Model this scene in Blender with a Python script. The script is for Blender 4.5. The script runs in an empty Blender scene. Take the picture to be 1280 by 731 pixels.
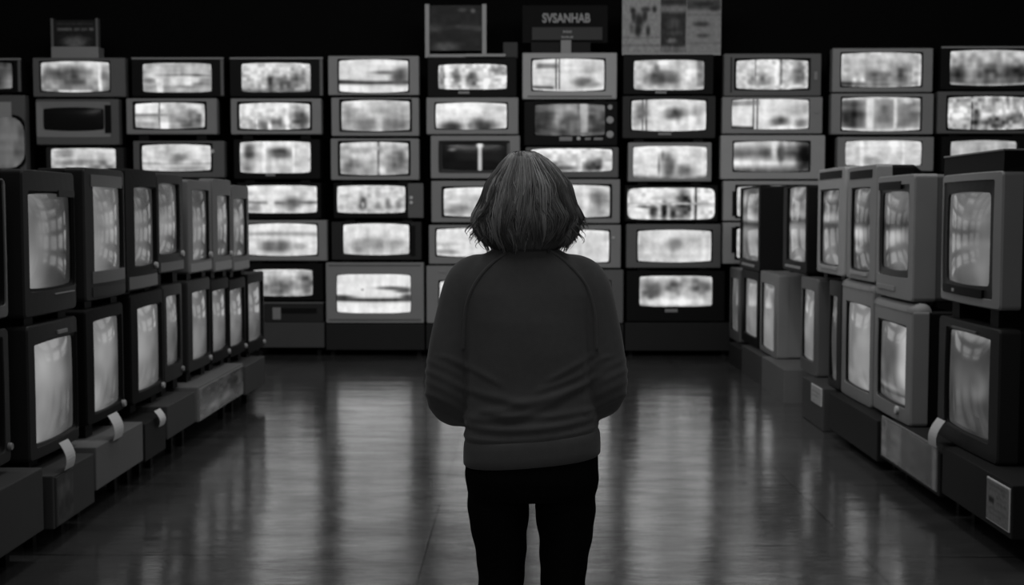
import bpy, bmesh, math, random
import numpy as np
from mathutils import Vector, Matrix
from mathutils.bvhtree import BVHTree

random.seed(7)
C = bpy.context.scene.collection
PI = math.pi

# ------------------------------------------------------------------ camera
F = 1600.0
PITCH = math.atan((365.5 - 265.0) / F)
YAW = math.atan((655.0 - 640.0) / F)
CAM_Z = 1.45
cam_d = bpy.data.cameras.new('camera')
cam = bpy.data.objects.new('camera', cam_d)
C.objects.link(cam)
cam.location = (0, 0, CAM_Z)
cam.rotation_euler = (PI / 2 - PITCH, 0, YAW)
cam_d.sensor_width = 36.0
cam_d.lens = 36.0 * F / 1280.0
cam_d.dof.use_dof = True
cam_d.dof.focus_distance = 3.25
cam_d.dof.aperture_fstop = 5.2
bpy.context.scene.camera = cam
RM = cam.rotation_euler.to_matrix()

def ray(u, v):
    return RM @ Vector(((u - 640.0) / F, -(v - 365.5) / F, -1.0))
def on_y(u, v, D):
    r = ray(u, v); t = D / r.y
    return Vector((r.x * t, D, CAM_Z + r.z * t))
def on_x(u, v, X):
    r = ray(u, v); t = X / r.x
    return Vector((X, r.y * t, CAM_Z + r.z * t))

# ------------------------------------------------------------------ materials
MATS = {}
def mat(name, col, rough=0.5, spec=0.5, bump=0.0, bscale=200.0, var=0.0, vscale=6.0, coat=0.0):
    if name in MATS: return MATS[name]
    m = bpy.data.materials.new(name); m.use_nodes = True
    nt = m.node_tree; b = nt.nodes['Principled BSDF']
    b.inputs['Base Color'].default_value = (col, col, col, 1)
    b.inputs['Roughness'].default_value = rough
    b.inputs['Specular IOR Level'].default_value = spec
    b.inputs['Coat Weight'].default_value = coat
    b.inputs['Coat Roughness'].default_value = 0.08
    tc = nt.nodes.new('ShaderNodeTexCoord')
    n = nt.nodes.new('ShaderNodeTexNoise'); n.inputs['Scale'].default_value = vscale
    n.inputs['Detail'].default_value = 5
    nt.links.new(tc.outputs['Object'], n.inputs['Vector'])
    mr = nt.nodes.new('ShaderNodeMapRange')
    v = max(var, 0.08)
    mr.inputs['To Min'].default_value = col * (1 - v); mr.inputs['To Max'].default_value = col * (1 + v)
    nt.links.new(n.outputs['Fac'], mr.inputs['Value'])
    cb = nt.nodes.new('ShaderNodeCombineColor')
    for i in range(3): nt.links.new(mr.outputs['Result'], cb.inputs[i])
    nt.links.new(cb.outputs[0], b.inputs['Base Color'])
    if bump > 0:
        n2 = nt.nodes.new('ShaderNodeTexNoise'); n2.inputs['Scale'].default_value = bscale
        nt.links.new(tc.outputs['Object'], n2.inputs['Vector'])
        bp = nt.nodes.new('ShaderNodeBump'); bp.inputs['Strength'].default_value = bump
        bp.inputs['Distance'].default_value = 0.002
        nt.links.new(n2.outputs['Fac'], bp.inputs['Height'])
        nt.links.new(bp.outputs['Normal'], b.inputs['Normal'])
    MATS[name] = m
    return m

def attr_mat(name, base_from_attr, rough, spec=0.5, emit=0.0):
    m = bpy.data.materials.new(name); m.use_nodes = True
    nt = m.node_tree; b = nt.nodes['Principled BSDF']
    a = nt.nodes.new('ShaderNodeAttribute'); a.attribute_name = 'pix'
    b.inputs['Roughness'].default_value = rough
    b.inputs['Specular IOR Level'].default_value = spec
    if base_from_attr:
        nt.links.new(a.outputs['Color'], b.inputs['Base Color'])
    else:
        b.inputs['Base Color'].default_value = (0.012, 0.012, 0.012, 1)
    if emit > 0:
        nt.links.new(a.outputs['Color'], b.inputs['Emission Color'])
        b.inputs['Emission Strength'].default_value = emit
    MATS[name] = m
    return m

LG = mat('light grey plastic', 0.36, 0.45, bump=0.05)
GR = mat('grey plastic', 0.24, 0.45, bump=0.05)
DG = mat('dark grey plastic', 0.12, 0.45, 0.3, bump=0.05)
XG = mat('charcoal plastic', 0.024, 0.5, 0.2, bump=0.05)
BK = mat('black plastic', 0.006, 0.55, 0.12)
BZ = mat('black bezel', 0.006, 0.4, 0.2)
WH = mat('pale plastic', 0.6, 0.3)
CARD = mat('plinth board', 0.06, 0.6, .2, bump=0.1, bscale=40)
CARDL = mat('grey plinth board', 0.15, 0.6, .2, bump=0.1, bscale=40)
CARDD = mat('dark plinth board', 0.018, 0.6, .15, bump=0.1, bscale=40)
METAL = mat('dark metal', 0.006, 0.6, .1)
PAPER = mat('white paper', 0.75, 0.7)
INK = mat('printing ink', 0.03, 0.6)
SIGNW = mat('pale lettering', 0.3, 0.6)
ALU = mat('grey aluminium edge', 0.3, 0.4)
GLASS = attr_mat('picture tube glass', False, 0.09, 0.5, 1.0)
GLASSW = attr_mat('matte picture tube glass', False, 0.2, 0.25, 1.0)
PRINT = attr_mat('printed picture', True, 0.55, 0.3)
PRINTG = attr_mat('glossy printed picture', True, 0.2, 0.5)
TONE = {'L': LG, 'G': GR, 'D': DG, 'X': XG, 'K': BK}

# ------------------------------------------------------------------ mesh helpers
def obj(name, bm, m, parent=None, smooth=False):
    me = bpy.data.meshes.new(name)
    bmesh.ops.recalc_face_normals(bm, faces=bm.faces)
    if smooth:
        for f in bm.faces: f.smooth = True
    bm.to_mesh(me); bm.free()
    me.materials.append(m)
    o = bpy.data.objects.new(name, me); C.objects.link(o)
    if parent: o.parent = parent
    return o
def thing(name, label, cat, loc=(0, 0, 0), rotz=0.0, group=None):
    o = bpy.data.objects.new(name, None); C.objects.link(o)
    o.empty_display_size = 0.1
    o.location = loc; o.rotation_euler = (0, 0, rotz)
    o['label'] = label; o['category'] = cat
    if group: o['group'] = group
    return o
def tag(o, label, cat, group=None):
    o['label'] = label; o['category'] = cat
    if group: o['group'] = group
    return o
def struct(name, bm, m):
    o = obj(name, bm, m); o['kind'] = 'structure'; return o

def add_box(bm, x0, x1, y0, y1, z0, z1, bev=0.0):
    vs = [bm.verts.new(p) for p in ((x0,y0,z0),(x1,y0,z0),(x1,y1,z0),(x0,y1,z0),(x0,y0,z1),(x1,y0,z1),(x1,y1,z1),(x0,y1,z1))]
    fs = [bm.faces.new([vs[i] for i in q]) for q in ((0,3,2,1),(4,5,6,7),(0,1,5,4),(1,2,6,5),(2,3,7,6),(3,0,4,7))]
    if bev > 0:
        es = list({e for f in fs for e in f.edges})
        bmesh.ops.bevel(bm, geom=es, offset=bev, segments=2, affect='EDGES', profile=0.6)
def box(x0, x1, y0, y1, z0, z1, bev=0.0):
    bm = bmesh.new(); add_box(bm, x0, x1, y0, y1, z0, z1, bev); return bm

def perim(x0, x1, z0, z1, r, bx=0.0, bz=0.0, k=6, m=4):
    hw, hh = (x1 - x0) / 2, (z1 - z0) / 2
    cx, cz = (x0 + x1) / 2, (z0 + z1) / 2
    r = max(0.0015, min(r, hw * 0.9, hh * 0.9))
    pts = []
    cs = [(x1 - r, z0 + r, -PI/2), (x1 - r, z1 - r, 0), (x0 + r, z1 - r, PI/2), (x0 + r, z0 + r, PI)]
    for ci in range(4):
        ax, az, a0 = cs[ci]
        arc = [(ax + r*math.cos(a0 + PI/2*j/m), az + r*math.sin(a0 + PI/2*j/m)) for j in range(m+1)]
        pts += arc
        nx, nz, na = cs[(ci+1) % 4]
        q = (nx + r*math.cos(na), nz + r*math.sin(na))
        p = arc[-1]
        for j in range(1, k+1):
            t = j/(k+1)
            pts.append((p[0] + (q[0]-p[0])*t, p[1] + (q[1]-p[1])*t))
    out = []
    for x, z in pts:
        u = (x - cx)/hw; v = (z - cz)/hh
        out.append((cx + (x-cx)*(1 + bx/hw*(1 - v*v)), cz + (z-cz)*(1 + bz/hh*(1 - u*u))))
    return out
def loft(bm, loops, cap0=False, cap1=False, closed=True):
    rows = [[bm.verts.new(p) for p in L] for L in loops]
    n = len(rows[0])
    for a, b in zip(rows, rows[1:]):
        for i in range(n if closed else n-1):
            j = (i+1) % n
            bm.faces.new((a[i], a[j], b[j], b[i]))
    if cap0: bm.faces.new(rows[0][::-1])
    if cap1: bm.faces.new(rows[-1])
    return rows
def cyl_y(bm, x, z, r, y0, y1, n=20, bev=0.15):
    L = []
    for y, s in ((y1, 1.0), (y0 + (y1-y0)*0.25, 1.0), (y0, 1.0 - bev)):
        L.append([(x + r*s*math.cos(2*PI*i/n), y, z + r*s*math.sin(2*PI*i/n)) for i in range(n)])
    loft(bm, L, True, True)
def tube(bm, pts, radii, n=8, cap=True):
    loops = []
    up = Vector((0.3, 0.9, 0.31)).normalized()
    for i, p in enumerate(pts):
        p = Vector(p)
        a = Vector(pts[max(i-1, 0)]); b = Vector(pts[min(i+1, len(pts)-1)])
        t = (b - a).normalized()
        s = t.cross(up)
        if s.length < 1e-3: s = t.cross(Vector((1, 0, 0)))
        s.normalize(); w = s.cross(t)
        r = radii[i] if isinstance(radii, (list, tuple)) else radii
        loops.append([p + s*r*math.cos(2*PI*j/n) + w*r*math.sin(2*PI*j/n) for j in range(n)])
    loft(bm, loops, cap, cap)

# ------------------------------------------------------------------ pictures (shown on the tubes and printed on posters)
def noise2(W, H, fx, fy, rng):
    gx, gy = int(max(2, fx)) + 2, int(max(2, fy)) + 2
    g = rng.random((gy, gx))
    xs = np.linspace(0, gx - 1.001, W); ys = np.linspace(0, gy - 1.001, H)
    xi = xs.astype(int); yi = ys.astype(int)
    tx = xs - xi; ty = (ys - yi)[:, None]
    tx = tx*tx*(3-2*tx); ty = ty*ty*(3-2*ty)
    a = g[yi][:, xi]; b = g[yi][:, xi+1]; c = g[yi+1][:, xi]; d = g[yi+1][:, xi+1]
    return (a*(1-tx)+b*tx)*(1-ty) + (c*(1-tx)+d*tx)*ty - 0.5
def picture(spec, W, H, seed):
    rng = np.random.default_rng(seed)
    X, Y = np.meshgrid(np.linspace(0, 1, W), np.linspace(0, 1, H))
    I = np.full((H, W), 0.5)
    def sm(e0, e1, x):
        t = np.clip((x-e0)/(e1-e0), 0, 1); return t*t*(3-2*t)
    for op in spec.split(';'):
        op = op.strip()
        if not op: continue
        k = op[0]; a = [float(q) for q in op[1:].split(',')]
        if k == 'g': I = a[0] + (a[1]-a[0])*Y
        elif k == 'h': I = I*(a[0] + (a[1]-a[0])*X)
        elif k == 'b':
            q = ((X-a[0])/a[2])**2 + ((Y-a[1])/a[3])**2
            w = np.exp(-q**1.5); I = I*(1-w) + a[4]*w
        elif k == 'v':
            w = np.exp(-((X-a[0])/a[1])**4); I = I*(1-w) + a[2]*w
        elif k == 'z':
            w = np.exp(-((Y-a[0])/a[1])**2); I = I*(1-w) + a[2]*w
        elif k == 'r':
            s = 0.025; t = 0.05
            w = sm(a[0]-s, a[0]+s, X)*(1-sm(a[1]-s, a[1]+s, X))*sm(a[2]-t, a[2]+t, Y)*(1-sm(a[3]-t, a[3]+t, Y))
            I = I*(1-w) + a[4]*w
        elif k == 'n': I = I + a[0]*2*noise2(W, H, a[1], a[2], rng)
    if W >= 96 and I.mean() > .15:      # fine texture of the broadcast picture
        I = I + .06*noise2(W, H, 34, 13, rng)*I + .12*noise2(W, H, 18, 2, rng) + .08*noise2(W, H, 3, 9, rng)
    return np.clip(I, 0.0, 1.0)**2.2
def set_pix(me, vals):
    at = me.color_attributes.new('pix', 'FLOAT_COLOR', 'POINT')
    arr = np.ones((len(vals), 4), dtype=np.float32)
    arr[:, 0] = arr[:, 1] = arr[:, 2] = vals
    at.data.foreach_set('color', arr.ravel())
def grid_obj(name, P, vals, W, H, m, parent, smooth=True):
    me = bpy.data.meshes.new(name)
    faces = [(j*W+i, (j+1)*W+i, (j+1)*W+i+1, j*W+i+1) for j in range(H-1) for i in range(W-1)]
    me.from_pydata(P, [], faces); me.update()
    set_pix(me, vals)
    me.materials.append(m)
    if smooth: me.polygons.foreach_set('use_smooth', [True]*len(faces))
    o = bpy.data.objects.new(name, me); C.objects.link(o)
    if parent: o.parent = parent
    return o
def picture_sheet(name, x0, x1, z0, z1, y, spec, seed, parent, m=None, W=48, H=40):
    I = picture(spec, W, H, seed)
    P = [(x0+(x1-x0)*i/(W-1), y, z1-(z1-z0)*j/(H-1)) for j in range(H) for i in range(W)]
    return grid_obj(name, P, I.ravel(), W, H, m or PRINT, parent)

# ------------------------------------------------------------------ television
SEED = [100]
def make_tv(label, group, loc, rotz, w, h, d, scr, tone, pic, bw=0.02, back=None, bez=None, rec=0.022, sb=0.02,
            barrel=(0.006, 0.008), r=0.014, front_d=0.10, bulge=0.0, foot=0.0, extras=(), sr=None, gain=1.0, W=56, H=24, lean=0.0, glass=None):
    SEED[0] += 1
    t = thing('television', label, 'television', loc, rotz, group)
    if lean: t.rotation_euler = (lean, 0, rotz)
    cm = TONE[tone]; bkm = TONE[back] if back else cm
    bzm = TONE[bez] if bez else BZ
    X0, X1, Z0, Z1 = -w/2, w/2, 0.0, h
    sx0, sx1, sz0, sz1 = scr
    mg = 0.006
    sx0 = max(sx0, X0+2*mg); sx1 = min(sx1, X1-2*mg); sz0 = max(sz0, Z0+2*mg); sz1 = min(sz1, Z1-2*mg)
    ox0, ox1 = max(sx0-bw, X0+mg), min(sx1+bw, X1-mg)
    oz0, oz1 = max(sz0-bw, Z0+mg), min(sz1+bw, Z1-mg)
    bx, bz = barrel
    bx = max(0.0, min(bx, sx0-X0-.008, X1-sx1-.008)); bz = max(0.0, min(bz, sz0-Z0-.008, Z1-sz1-.008))
    sr = sr or 0.03
    def fy(x, z, y):
        if not bulge: return y
        u = x/(w/2); v = (z-h/2)/(h/2)
        return y - bulge*(1-u*u)*(1-0.35*v*v)
    def L(P, y, b=True): return [(x, fy(x, z, y) if b else y, z) for x, z in P]
    op = perim(ox0, ox1, oz0, oz1, sr*0.8, min(bx*.6, mg*.6), min(bz*.6, mg*.6))
    out = perim(X0, X1, Z0, Z1, r); outi = perim(X0+.006, X1-.006, Z0+.006, Z1-.006, r)
    fd = front_d
    bm = bmesh.new()
    loft(bm, [L(op, rec), L(op, 0.004), L(perim(ox0-.003, ox1+.003, oz0-.003, oz1+.003, sr*.8), 0.0),
              L(outi, 0.0), L(out, 0.008), L(out, fd, False)])
    obj('casing', bm, cm, t)
    # back shell, tapering towards the neck of the tube
    def sc(s, dz=0.0):
        return perim(X0*s, X1*s, Z0 + h*(1-s)*0.25 + dz, Z1 - h*(1-s)*0.75, r)
    bm = bmesh.new()
    s0 = perim(X0+.003, X1-.003, Z0+.003, Z1-.003, r)
    loft(bm, [[(x, fd-.002, z) for x, z in s0], [(x, fd+(d-fd)*.35, z) for x, z in s0],
              [(x, fd+(d-fd)*.75, z) for x, z in sc(.8)], [(x, d, z) for x, z in sc(.62)]], False, True)
    obj('back_shell', bm, bkm, t, False)
    # bezel: a sloped mask from the case opening down to the glass
    bm = bmesh.new()
    inn = perim(sx0, sx1, sz0, sz1, sr, bx, bz)
    opb = perim(ox0+.0005, ox1-.0005, oz0+.0005, oz1-.0005, sr*.8, min(bx*.6, mg*.6), min(bz*.6, mg*.6))
    loft(bm, [L(opb, 0.006), L(inn, rec*0.6), L(inn, rec+.004)])
    obj('bezel', bm, bzm, t, False)
    # tube face
    e = 0.004
    I = picture(pic, W, H, SEED[0])*gain
    P = []
    gx0, gx1, gz0, gz1 = sx0-e, sx1+e, sz0-e, sz1+e
    hw, hh = (gx1-gx0)/2, (gz1-gz0)/2; cx, cz = (gx0+gx1)/2, (gz0+gz1)/2
    for j in range(H):
        for i in range(W):
            u = -1 + 2*i/(W-1); v = 1 - 2*j/(H-1)
            x = cx + hw*u*(1 + bx/hw*(1-v*v)); z = cz + hh*v*(1 + bz/hh*(1-u*u))
            y = rec + .005 - sb*(1 - u*u)*(1 - v*v)*0.5 - sb*0.5*(1-abs(u)**3)*(1-abs(v)**3)
            P.append((x, fy(x, z, y), z))
    grid_obj('screen', P, I.ravel(), W, H, glass or GLASS, t)
    for ex in extras:
        k = ex[0]
        if k == 'knob':
            _, x, z, rr, m = ex; bm = bmesh.new(); cyl_y(bm, x, z, rr, fy(x, z, 0)-.016, fy(x, z, 0)+.003)
            obj('knob', bm, m, t, False)
        elif k == 'button':
            _, x0, x1, z0, z1, m = ex; y = fy((x0+x1)/2, (z0+z1)/2, 0)
            obj('button', box(x0, x1, y-.007, y+.004, z0, z1, .002), m, t)
        elif k == 'grille':
            _, x0, x1, z0, z1, m = ex; bm = bmesh.new(); y = fy((x0+x1)/2, (z0+z1)/2, 0)
            add_box(bm, x0, x1, y-.002, y+.004, z0, z1)
            n = max(4, int((z1-z0)/.012))
            for q in range(n):
                zz = z0 + (z1-z0)*(q+.5)/n
                add_box(bm, x0+.003, x1-.003, y-.005, y-.0015, zz-.0025, zz+.0025)
            obj('speaker_grille', bm, m, t)
        elif k == 'panel':
            _, x0, x1, z0, z1, m = ex; y = fy((x0+x1)/2, (z0+z1)/2, 0)
            bm = bmesh.new(); loops = []
            for q in range(9):
                xx = x0+(x1-x0)*q/8; za, zb = (z0, z1); yy = fy(xx, (z0+z1)/2, 0)
                loops.append([(xx, yy-.004, za), (xx, yy+.01, za), (xx, yy+.01, zb), (xx, yy-.004, zb)])
            loft(bm, loops, True, True)
            obj('control_panel', bm, m, t)
        elif k == 'trimline':
            _, x0, x1, z0, z1, m = ex; y = fy((x0+x1)/2, (z0+z1)/2, 0)
            obj('edge_strip', box(x0, x1, y-.006, y+.02, z0, z1, .0015), m, t)
        elif k == 'cap':
            _, hc, m = ex      # dark hood lying on the case top
            bm = bmesh.new()
            loft(bm, [[(X0+.004, 0.004, h-.002), (X1-.004, 0.004, h-.002), (X1-.004, d*.8, h-.002), (X0+.004, d*.8, h-.002)],
                      [(X0+.004, 0.006, h+hc), (X1-.004, 0.006, h+hc), (X1-.03, d*.8, h+hc), (X0+.03, d*.8, h+hc)]], True, True)
            obj('hood', bm, m, t)
            obj('hood_edge', box(X0+.004, X1-.004, 0.0, d*.5, h+hc, h+hc+.008, .002), GR, t)
        elif k == 'toproll':
            _, hc, m = ex      # rounded roll along the top front edge
            bm = bmesh.new(); n = 12
            loft(bm, [[(x, fy(x, h, 0) + .05 - .055*math.cos(PI*q/n), h - .012 + hc*math.sin(PI*q/n)) for q in range(n+1)]
                      for x in np.linspace(X0+.004, X1-.004, 9)], True, True, closed=False)
            obj('top_roll', bm, m, t, True)
    if foot > 0.004:
        for s in (-1, 1):
            obj('foot', box(s*w*.32-.05, s*w*.32+.05, .03, min(d*.75, .34), -foot, .004), BK, t)
    return t

# ------------------------------------------------------------------ room
D = 12.86                      # front plane of the back wall display
BACK = D + 0.62
RX, RY0, RH = 7.0, -3.0, 6.2
def floor_mat():
    m = bpy.data.materials.new('polished concrete floor'); m.use_nodes = True
    nt = m.node_tree; b = nt.nodes['Principled BSDF']; N = nt.nodes.new; Lk = nt.links.new
    tc = N('ShaderNodeTexCoord')
    n1 = N('ShaderNodeTexNoise'); n1.inputs['Scale'].default_value = 1.1; n1.inputs['Detail'].default_value = 8; n1.inputs['Roughness'].default_value = .65
    Lk(tc.outputs['Object'], n1.inputs['Vector'])
    # slab joints
    br = N('ShaderNodeTexBrick'); br.offset = 0.0
    br.inputs['Scale'].default_value = 1.0; br.inputs['Mortar Size'].default_value = .007
    br.inputs['Brick Width'].default_value = 1.85; br.inputs['Row Height'].default_value = 1.42
    br.inputs['Color1'].default_value = (1,1,1,1); br.inputs['Color2'].default_value = (1,1,1,1); br.inputs['Mortar'].default_value = (0,0,0,1)
    mp = N('ShaderNodeMapping'); mp.inputs['Location'].default_value = (0.42, 0.35, 0)
    Lk(tc.outputs['Object'], mp.inputs['Vector']); Lk(mp.outputs['Vector'], br.inputs['Vector'])
    mr = N('ShaderNodeMapRange'); mr.inputs['From Min'].default_value = .3; mr.inputs['From Max'].default_value = .7
    mr.inputs['To Min'].default_value = .05; mr.inputs['To Max'].default_value = .085
    Lk(n1.outputs['Fac'], mr.inputs['Value'])
    mx = N('ShaderNodeMix'); mx.data_type = 'FLOAT'
    Lk(br.outputs['Fac'], mx.inputs[0]); Lk(mr.outputs['Result'], mx.inputs[2]); mx.inputs[3].default_value = .012
    cb = N('ShaderNodeCombineColor')
    for i in range(3): Lk(mx.outputs[0], cb.inputs[i])
    Lk(cb.outputs[0], b.inputs['Base Color'])
    # worn polish: roughness patches and long low ripples left by the polisher
    n2 = N('ShaderNodeTexNoise'); n2.inputs['Scale'].default_value = 3.2; n2.inputs['Detail'].default_value = 6; n2.inputs['Roughness'].default_value = .7
    Lk(tc.outputs['Object'], n2.inputs['Vector'])
    r2 = N('ShaderNodeMapRange'); r2.inputs['From Min'].default_value = .3; r2.inputs['From Max'].default_value = .7
    r2.inputs['To Min'].default_value = .09; r2.inputs['To Max'].default_value = .21
    Lk(n2.outputs['Fac'], r2.inputs['Value']); Lk(r2.outputs['Result'], b.inputs['Roughness'])
    mp3 = N('ShaderNodeMapping'); mp3.inputs['Scale'].default_value = (1.6, 5.0, 1)
    Lk(tc.outputs['Object'], mp3.inputs['Vector'])
    n3 = N('ShaderNodeTexNoise'); n3.inputs['Scale'].default_value = 1.0; n3.inputs['Detail'].default_value = 7; n3.inputs['Roughness'].default_value = .6
    Lk(mp3.outputs['Vector'], n3.inputs['Vector'])
    bp = N('ShaderNodeBump'); bp.inputs['Strength'].default_value = .35; bp.inputs['Distance'].default_value = .012
    Lk(n3.outputs['Fac'], bp.inputs['Height'])
    bp2 = N('ShaderNodeBump'); bp2.invert = True; bp2.inputs['Strength'].default_value = .5; bp2.inputs['Distance'].default_value = .003
    Lk(br.outputs['Fac'], bp2.inputs['Height']); Lk(bp.outputs['Normal'], bp2.inputs['Normal'])
    Lk(bp2.outputs['Normal'], b.inputs['Normal'])
    # wax worn off in bands across the aisle
    mp4 = N('ShaderNodeMapping'); mp4.inputs['Scale'].default_value = (.9, 2.6, 1)
    Lk(tc.outputs['Object'], mp4.inputs['Vector'])
    n4 = N('ShaderNodeTexNoise'); n4.inputs['Scale'].default_value = 1.3; n4.inputs['Detail'].default_value = 9; n4.inputs['Roughness'].default_value = .75
    Lk(mp4.outputs['Vector'], n4.inputs['Vector'])
    r4 = N('ShaderNodeMapRange'); r4.inputs['From Min'].default_value = .36; r4.inputs['From Max'].default_value = .62
    r4.inputs['To Min'].default_value = .22; r4.inputs['To Max'].default_value = 1.0
    Lk(n4.outputs['Fac'], r4.inputs['Value'])
    m4 = N('ShaderNodeMath'); m4.operation = 'MULTIPLY'; m4.inputs[1].default_value = .85
    Lk(r4.outputs['Result'], m4.inputs[0]); Lk(m4.outputs[0], b.inputs['Specular IOR Level']); Lk(r4.outputs['Result'], b.inputs['Coat Weight'])
    Lk(bp2.outputs['Normal'], b.inputs['Coat Normal'])
    b.inputs['IOR'].default_value = 1.9; b.inputs['Coat Weight'].default_value = .6; b.inputs['Coat Roughness'].default_value = .13; b.inputs['Coat IOR'].default_value = 1.6
    return m
FLOOR = floor_mat()
WALL = mat('black painted wall', 0.003, 0.9, 0.08, bump=.1, bscale=60)
struct('floor', box(-RX, RX, RY0, BACK + .2, -.1, 0), FLOOR)
struct('ceiling', box(-RX, RX, RY0, BACK + .2, RH, RH + .1), WALL)
struct('wall_back', box(-RX, RX, BACK, BACK + .2, 0, RH), WALL)
struct('wall_left', box(-RX - .2, -RX, RY0, BACK + .2, 0, RH), WALL)
struct('wall_right', box(RX, RX + .2, RY0, BACK + .2, 0, RH), WALL)
struct('wall_front', box(-RX, RX, RY0 - .2, RY0, 0, RH), WALL)

# ------------------------------------------------------------------ back wall of televisions
# column letter -> rows from the top: casing px box, screen px box, tone, bezel px, picture, label, extras
WV = {}
def W_(col, case, scr, tone, bwpx, pic, label, **kw):
    WV.setdefault(col, []).append((case, scr, tone, bwpx, pic, label, kw))
SKY1 = 'g.92,.8;h.95,1.02;n.07,6,4'
W_('A', (-88,72,28,116), (-75,79,15,110), 'K', 3, 'g.25,.3;b.97,.75,.12,.35,.5;n.06,4,3', 'black set cut by left photo edge, topmost in leftmost column of back wall', trim='tr')
W_('A', (-88,119,34,213), (-78,147,31,209), 'D', 3, 'g.32,.36;b.5,.8,.6,.4,.4;n.03,5,4', 'tall grey set with round-cornered dim screen at far left photo edge', sticker=(1,127,18,146), sr=.14)
W_('B', (40,72,157,121), (50,78,136,113), 'D', 2, 'g.78,.52;b.38,.5,.3,.32,.34;b.12,.45,.1,.3,.42;v.86,.03,.88;b.93,.55,.06,.3,.5;r.25,.75,.93,1,.86;z.02,.12,.82;n.12,9,5', 'grey set right underneath the small dark poster display at upper left')
W_('B', (45,124,150,181), (54,136,130,162), 'D', 2, 'g.02,.02', 'grey set with a switched-off black screen, left side of back wall', grille=(134,131,142,166), bez='G', bwv=9)
W_('B', (57,184,155,228), (63,186,144,217), 'X', 1, 'g.8,.66;b.45,.55,.3,.12,.5;b.8,.7,.14,.25,.5;b.25,.2,.12,.15,.58;n.16,9,6', 'dark grey set directly below the switched-off set, its lower edge hidden')
W_('C', (164,71,281,121), (178,80,264,114), 'K', 1, 'g.7,.62;b.22,.45,.12,.3,.85;b.1,.6,.1,.1,.4;b.65,.42,.32,.05,.35;b.62,.65,.2,.22,.93;b.85,.72,.14,.08,.45;z.8,.06,.6;r.2,.3,.55,1,.88;n.1,8,6', 'black set with thin grey rim, top of second full column from left', trim='tr')
W_('C', (158,123,272,168), (169,130,256,159), 'G', 3, 'g.85,.7;r.0,.34,.0,.42,.97;r.36,.48,0,1,.95;v.35,.012,.5;z.48,.06,.55;b.78,.7,.2,.4,.33;b.62,.4,.2,.4,.62;v.97,.03,.75;n.12,12,5', 'grey set second from top, screen white on left half and dark lower right')
W_('C', (166,176,281,222), (177,182,263,212), 'D', 3, 'g.85,.86;b.48,.5,.2,.2,.5;b.35,.35,.12,.3,.7;z.72,.05,.66;b.6,.9,.3,.12,.62;n.09,9,5', 'grey set third from top with small dial by its screen corner, left of centre', knob=[(267,189,2.4)])
W_('D', (287,71,405,121), (302,80,388,114), 'K', 1, 'g.8,.72;b.42,.6,.06,.3,.25;b.62,.7,.22,.25,.4;b.2,.3,.12,.3,.88;b.6,.25,.3,.2,.82;r.8,1,.02,.14,.9;b.82,.5,.12,.3,.45;z.97,.08,.45;n.13,18,8', 'black set with grey rim atop the third full column, screen speckled with dark figures', trim='tr')
W_('D', (288,123,402,168), (299,130,387,160), 'G', 3, 'g.92,.68;r0,.3,.1,.6,.88;v.68,.03,.98;b.85,.6,.12,.5,.38;b.52,.75,.1,.2,.4;v.25,.015,.9;b.35,.85,.08,.2,.35;b.43,.9,.03,.2,.85;n.12,16,6', 'grey set second in third full column, bright post crossing the screen right of middle')
W_('D', (292,174,401,224), (300,178,388,215), 'K', 1, 'g.86,.82;b.14,.35,.09,.28,.3;b.58,.38,.17,.18,.3;v.34,.03,.95;b.12,.8,.1,.2,.55;v.76,.02,.9;n.1,9,6', 'black set third in third full column, pale screen with two dark patches', btn=[(333,217,345,220)])
W_('D', (296,228,402,273), (304,233,396,265), 'K', 1, 'g.9,.84;z.62,.06,.5;b.68,.62,.14,.28,.42;v.38,.05,.93;r.6,.9,0,.35,.85;b.15,.8,.1,.15,.62;n.1,10,6', 'black set fourth in third full column, partly behind left row of sets')
W_('D', (302,275,409,326), (309,281,396,318), 'G', 2, 'g.92,.86;z.32,.07,.62;b.3,.7,.13,.18,.4;b.5,.7,.14,.2,.36;b.75,.7,.1,.1,.6;n.05,6,5', 'grey set with cloudy striped screen, fifth down beside the left row of sets')
W_('D', (302,329,404,376), (316,338,390,369), 'K', 1, 'g.82,.66;b.45,.65,.25,.3,.45;b.9,.5,.12,.4,.4;n.12,8,5', 'black set sitting on a dark video recorder beside left row of sets')
W_('E', (410,70,524,119), (424,76,510,114), 'G', 2, 'g.9,.88;b.3,.5,.5,.3,.84;b.95,.5,.2,.35,.5;z.7,.06,.2;b.72,.4,.25,.06,.45;b.85,.55,.1,.25,.28;b.05,.68,.2,.06,.2;z.92,.12,.92;n.05,8,5', 'grey set left of the framed dark poster, water and dark shoreline on screen')
W_('E', (414,122,524,170), (427,127,512,162), 'G', 3, 'g.86,.62;b.12,.5,.12,.3,.55;b.55,.55,.06,.6,.82;b.8,.75,.22,.25,.45;b.93,.4,.05,.1,.8;b.35,.8,.15,.2,.55;b.75,.3,.2,.3,.62;n.08,8,5', 'grey set second down left of the woman, hazy grey screen with bright top')
W_('E', (413,173,524,225), (425,179,510,217), 'G', 3, 'g.84,.62;b.83,.6,.14,.4,.4;b.15,.75,.12,.3,.5;v.56,.02,.45;b.62,.85,.05,.15,.9;b.4,.75,.1,.15,.6;z.2,.08,.68;n.1,9,6', 'grey set third down left of the woman, misty screen with dark right half')
W_('E', (416,228,529,273), (421,233,506,265), 'K', 1, 'g.85,.76;b.38,.65,.06,.28,.32;b.6,.75,.05,.15,.5;b.75,.7,.05,.2,.52;b.9,.7,.05,.2,.55;b.38,.7,.025,.1,.7;n.12,14,7', 'black set with grey control strip and dials right of its screen', panel=(510,229,529,272,'D'), knob=[(514,247,2.2),(514,253,2.2)])
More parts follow.
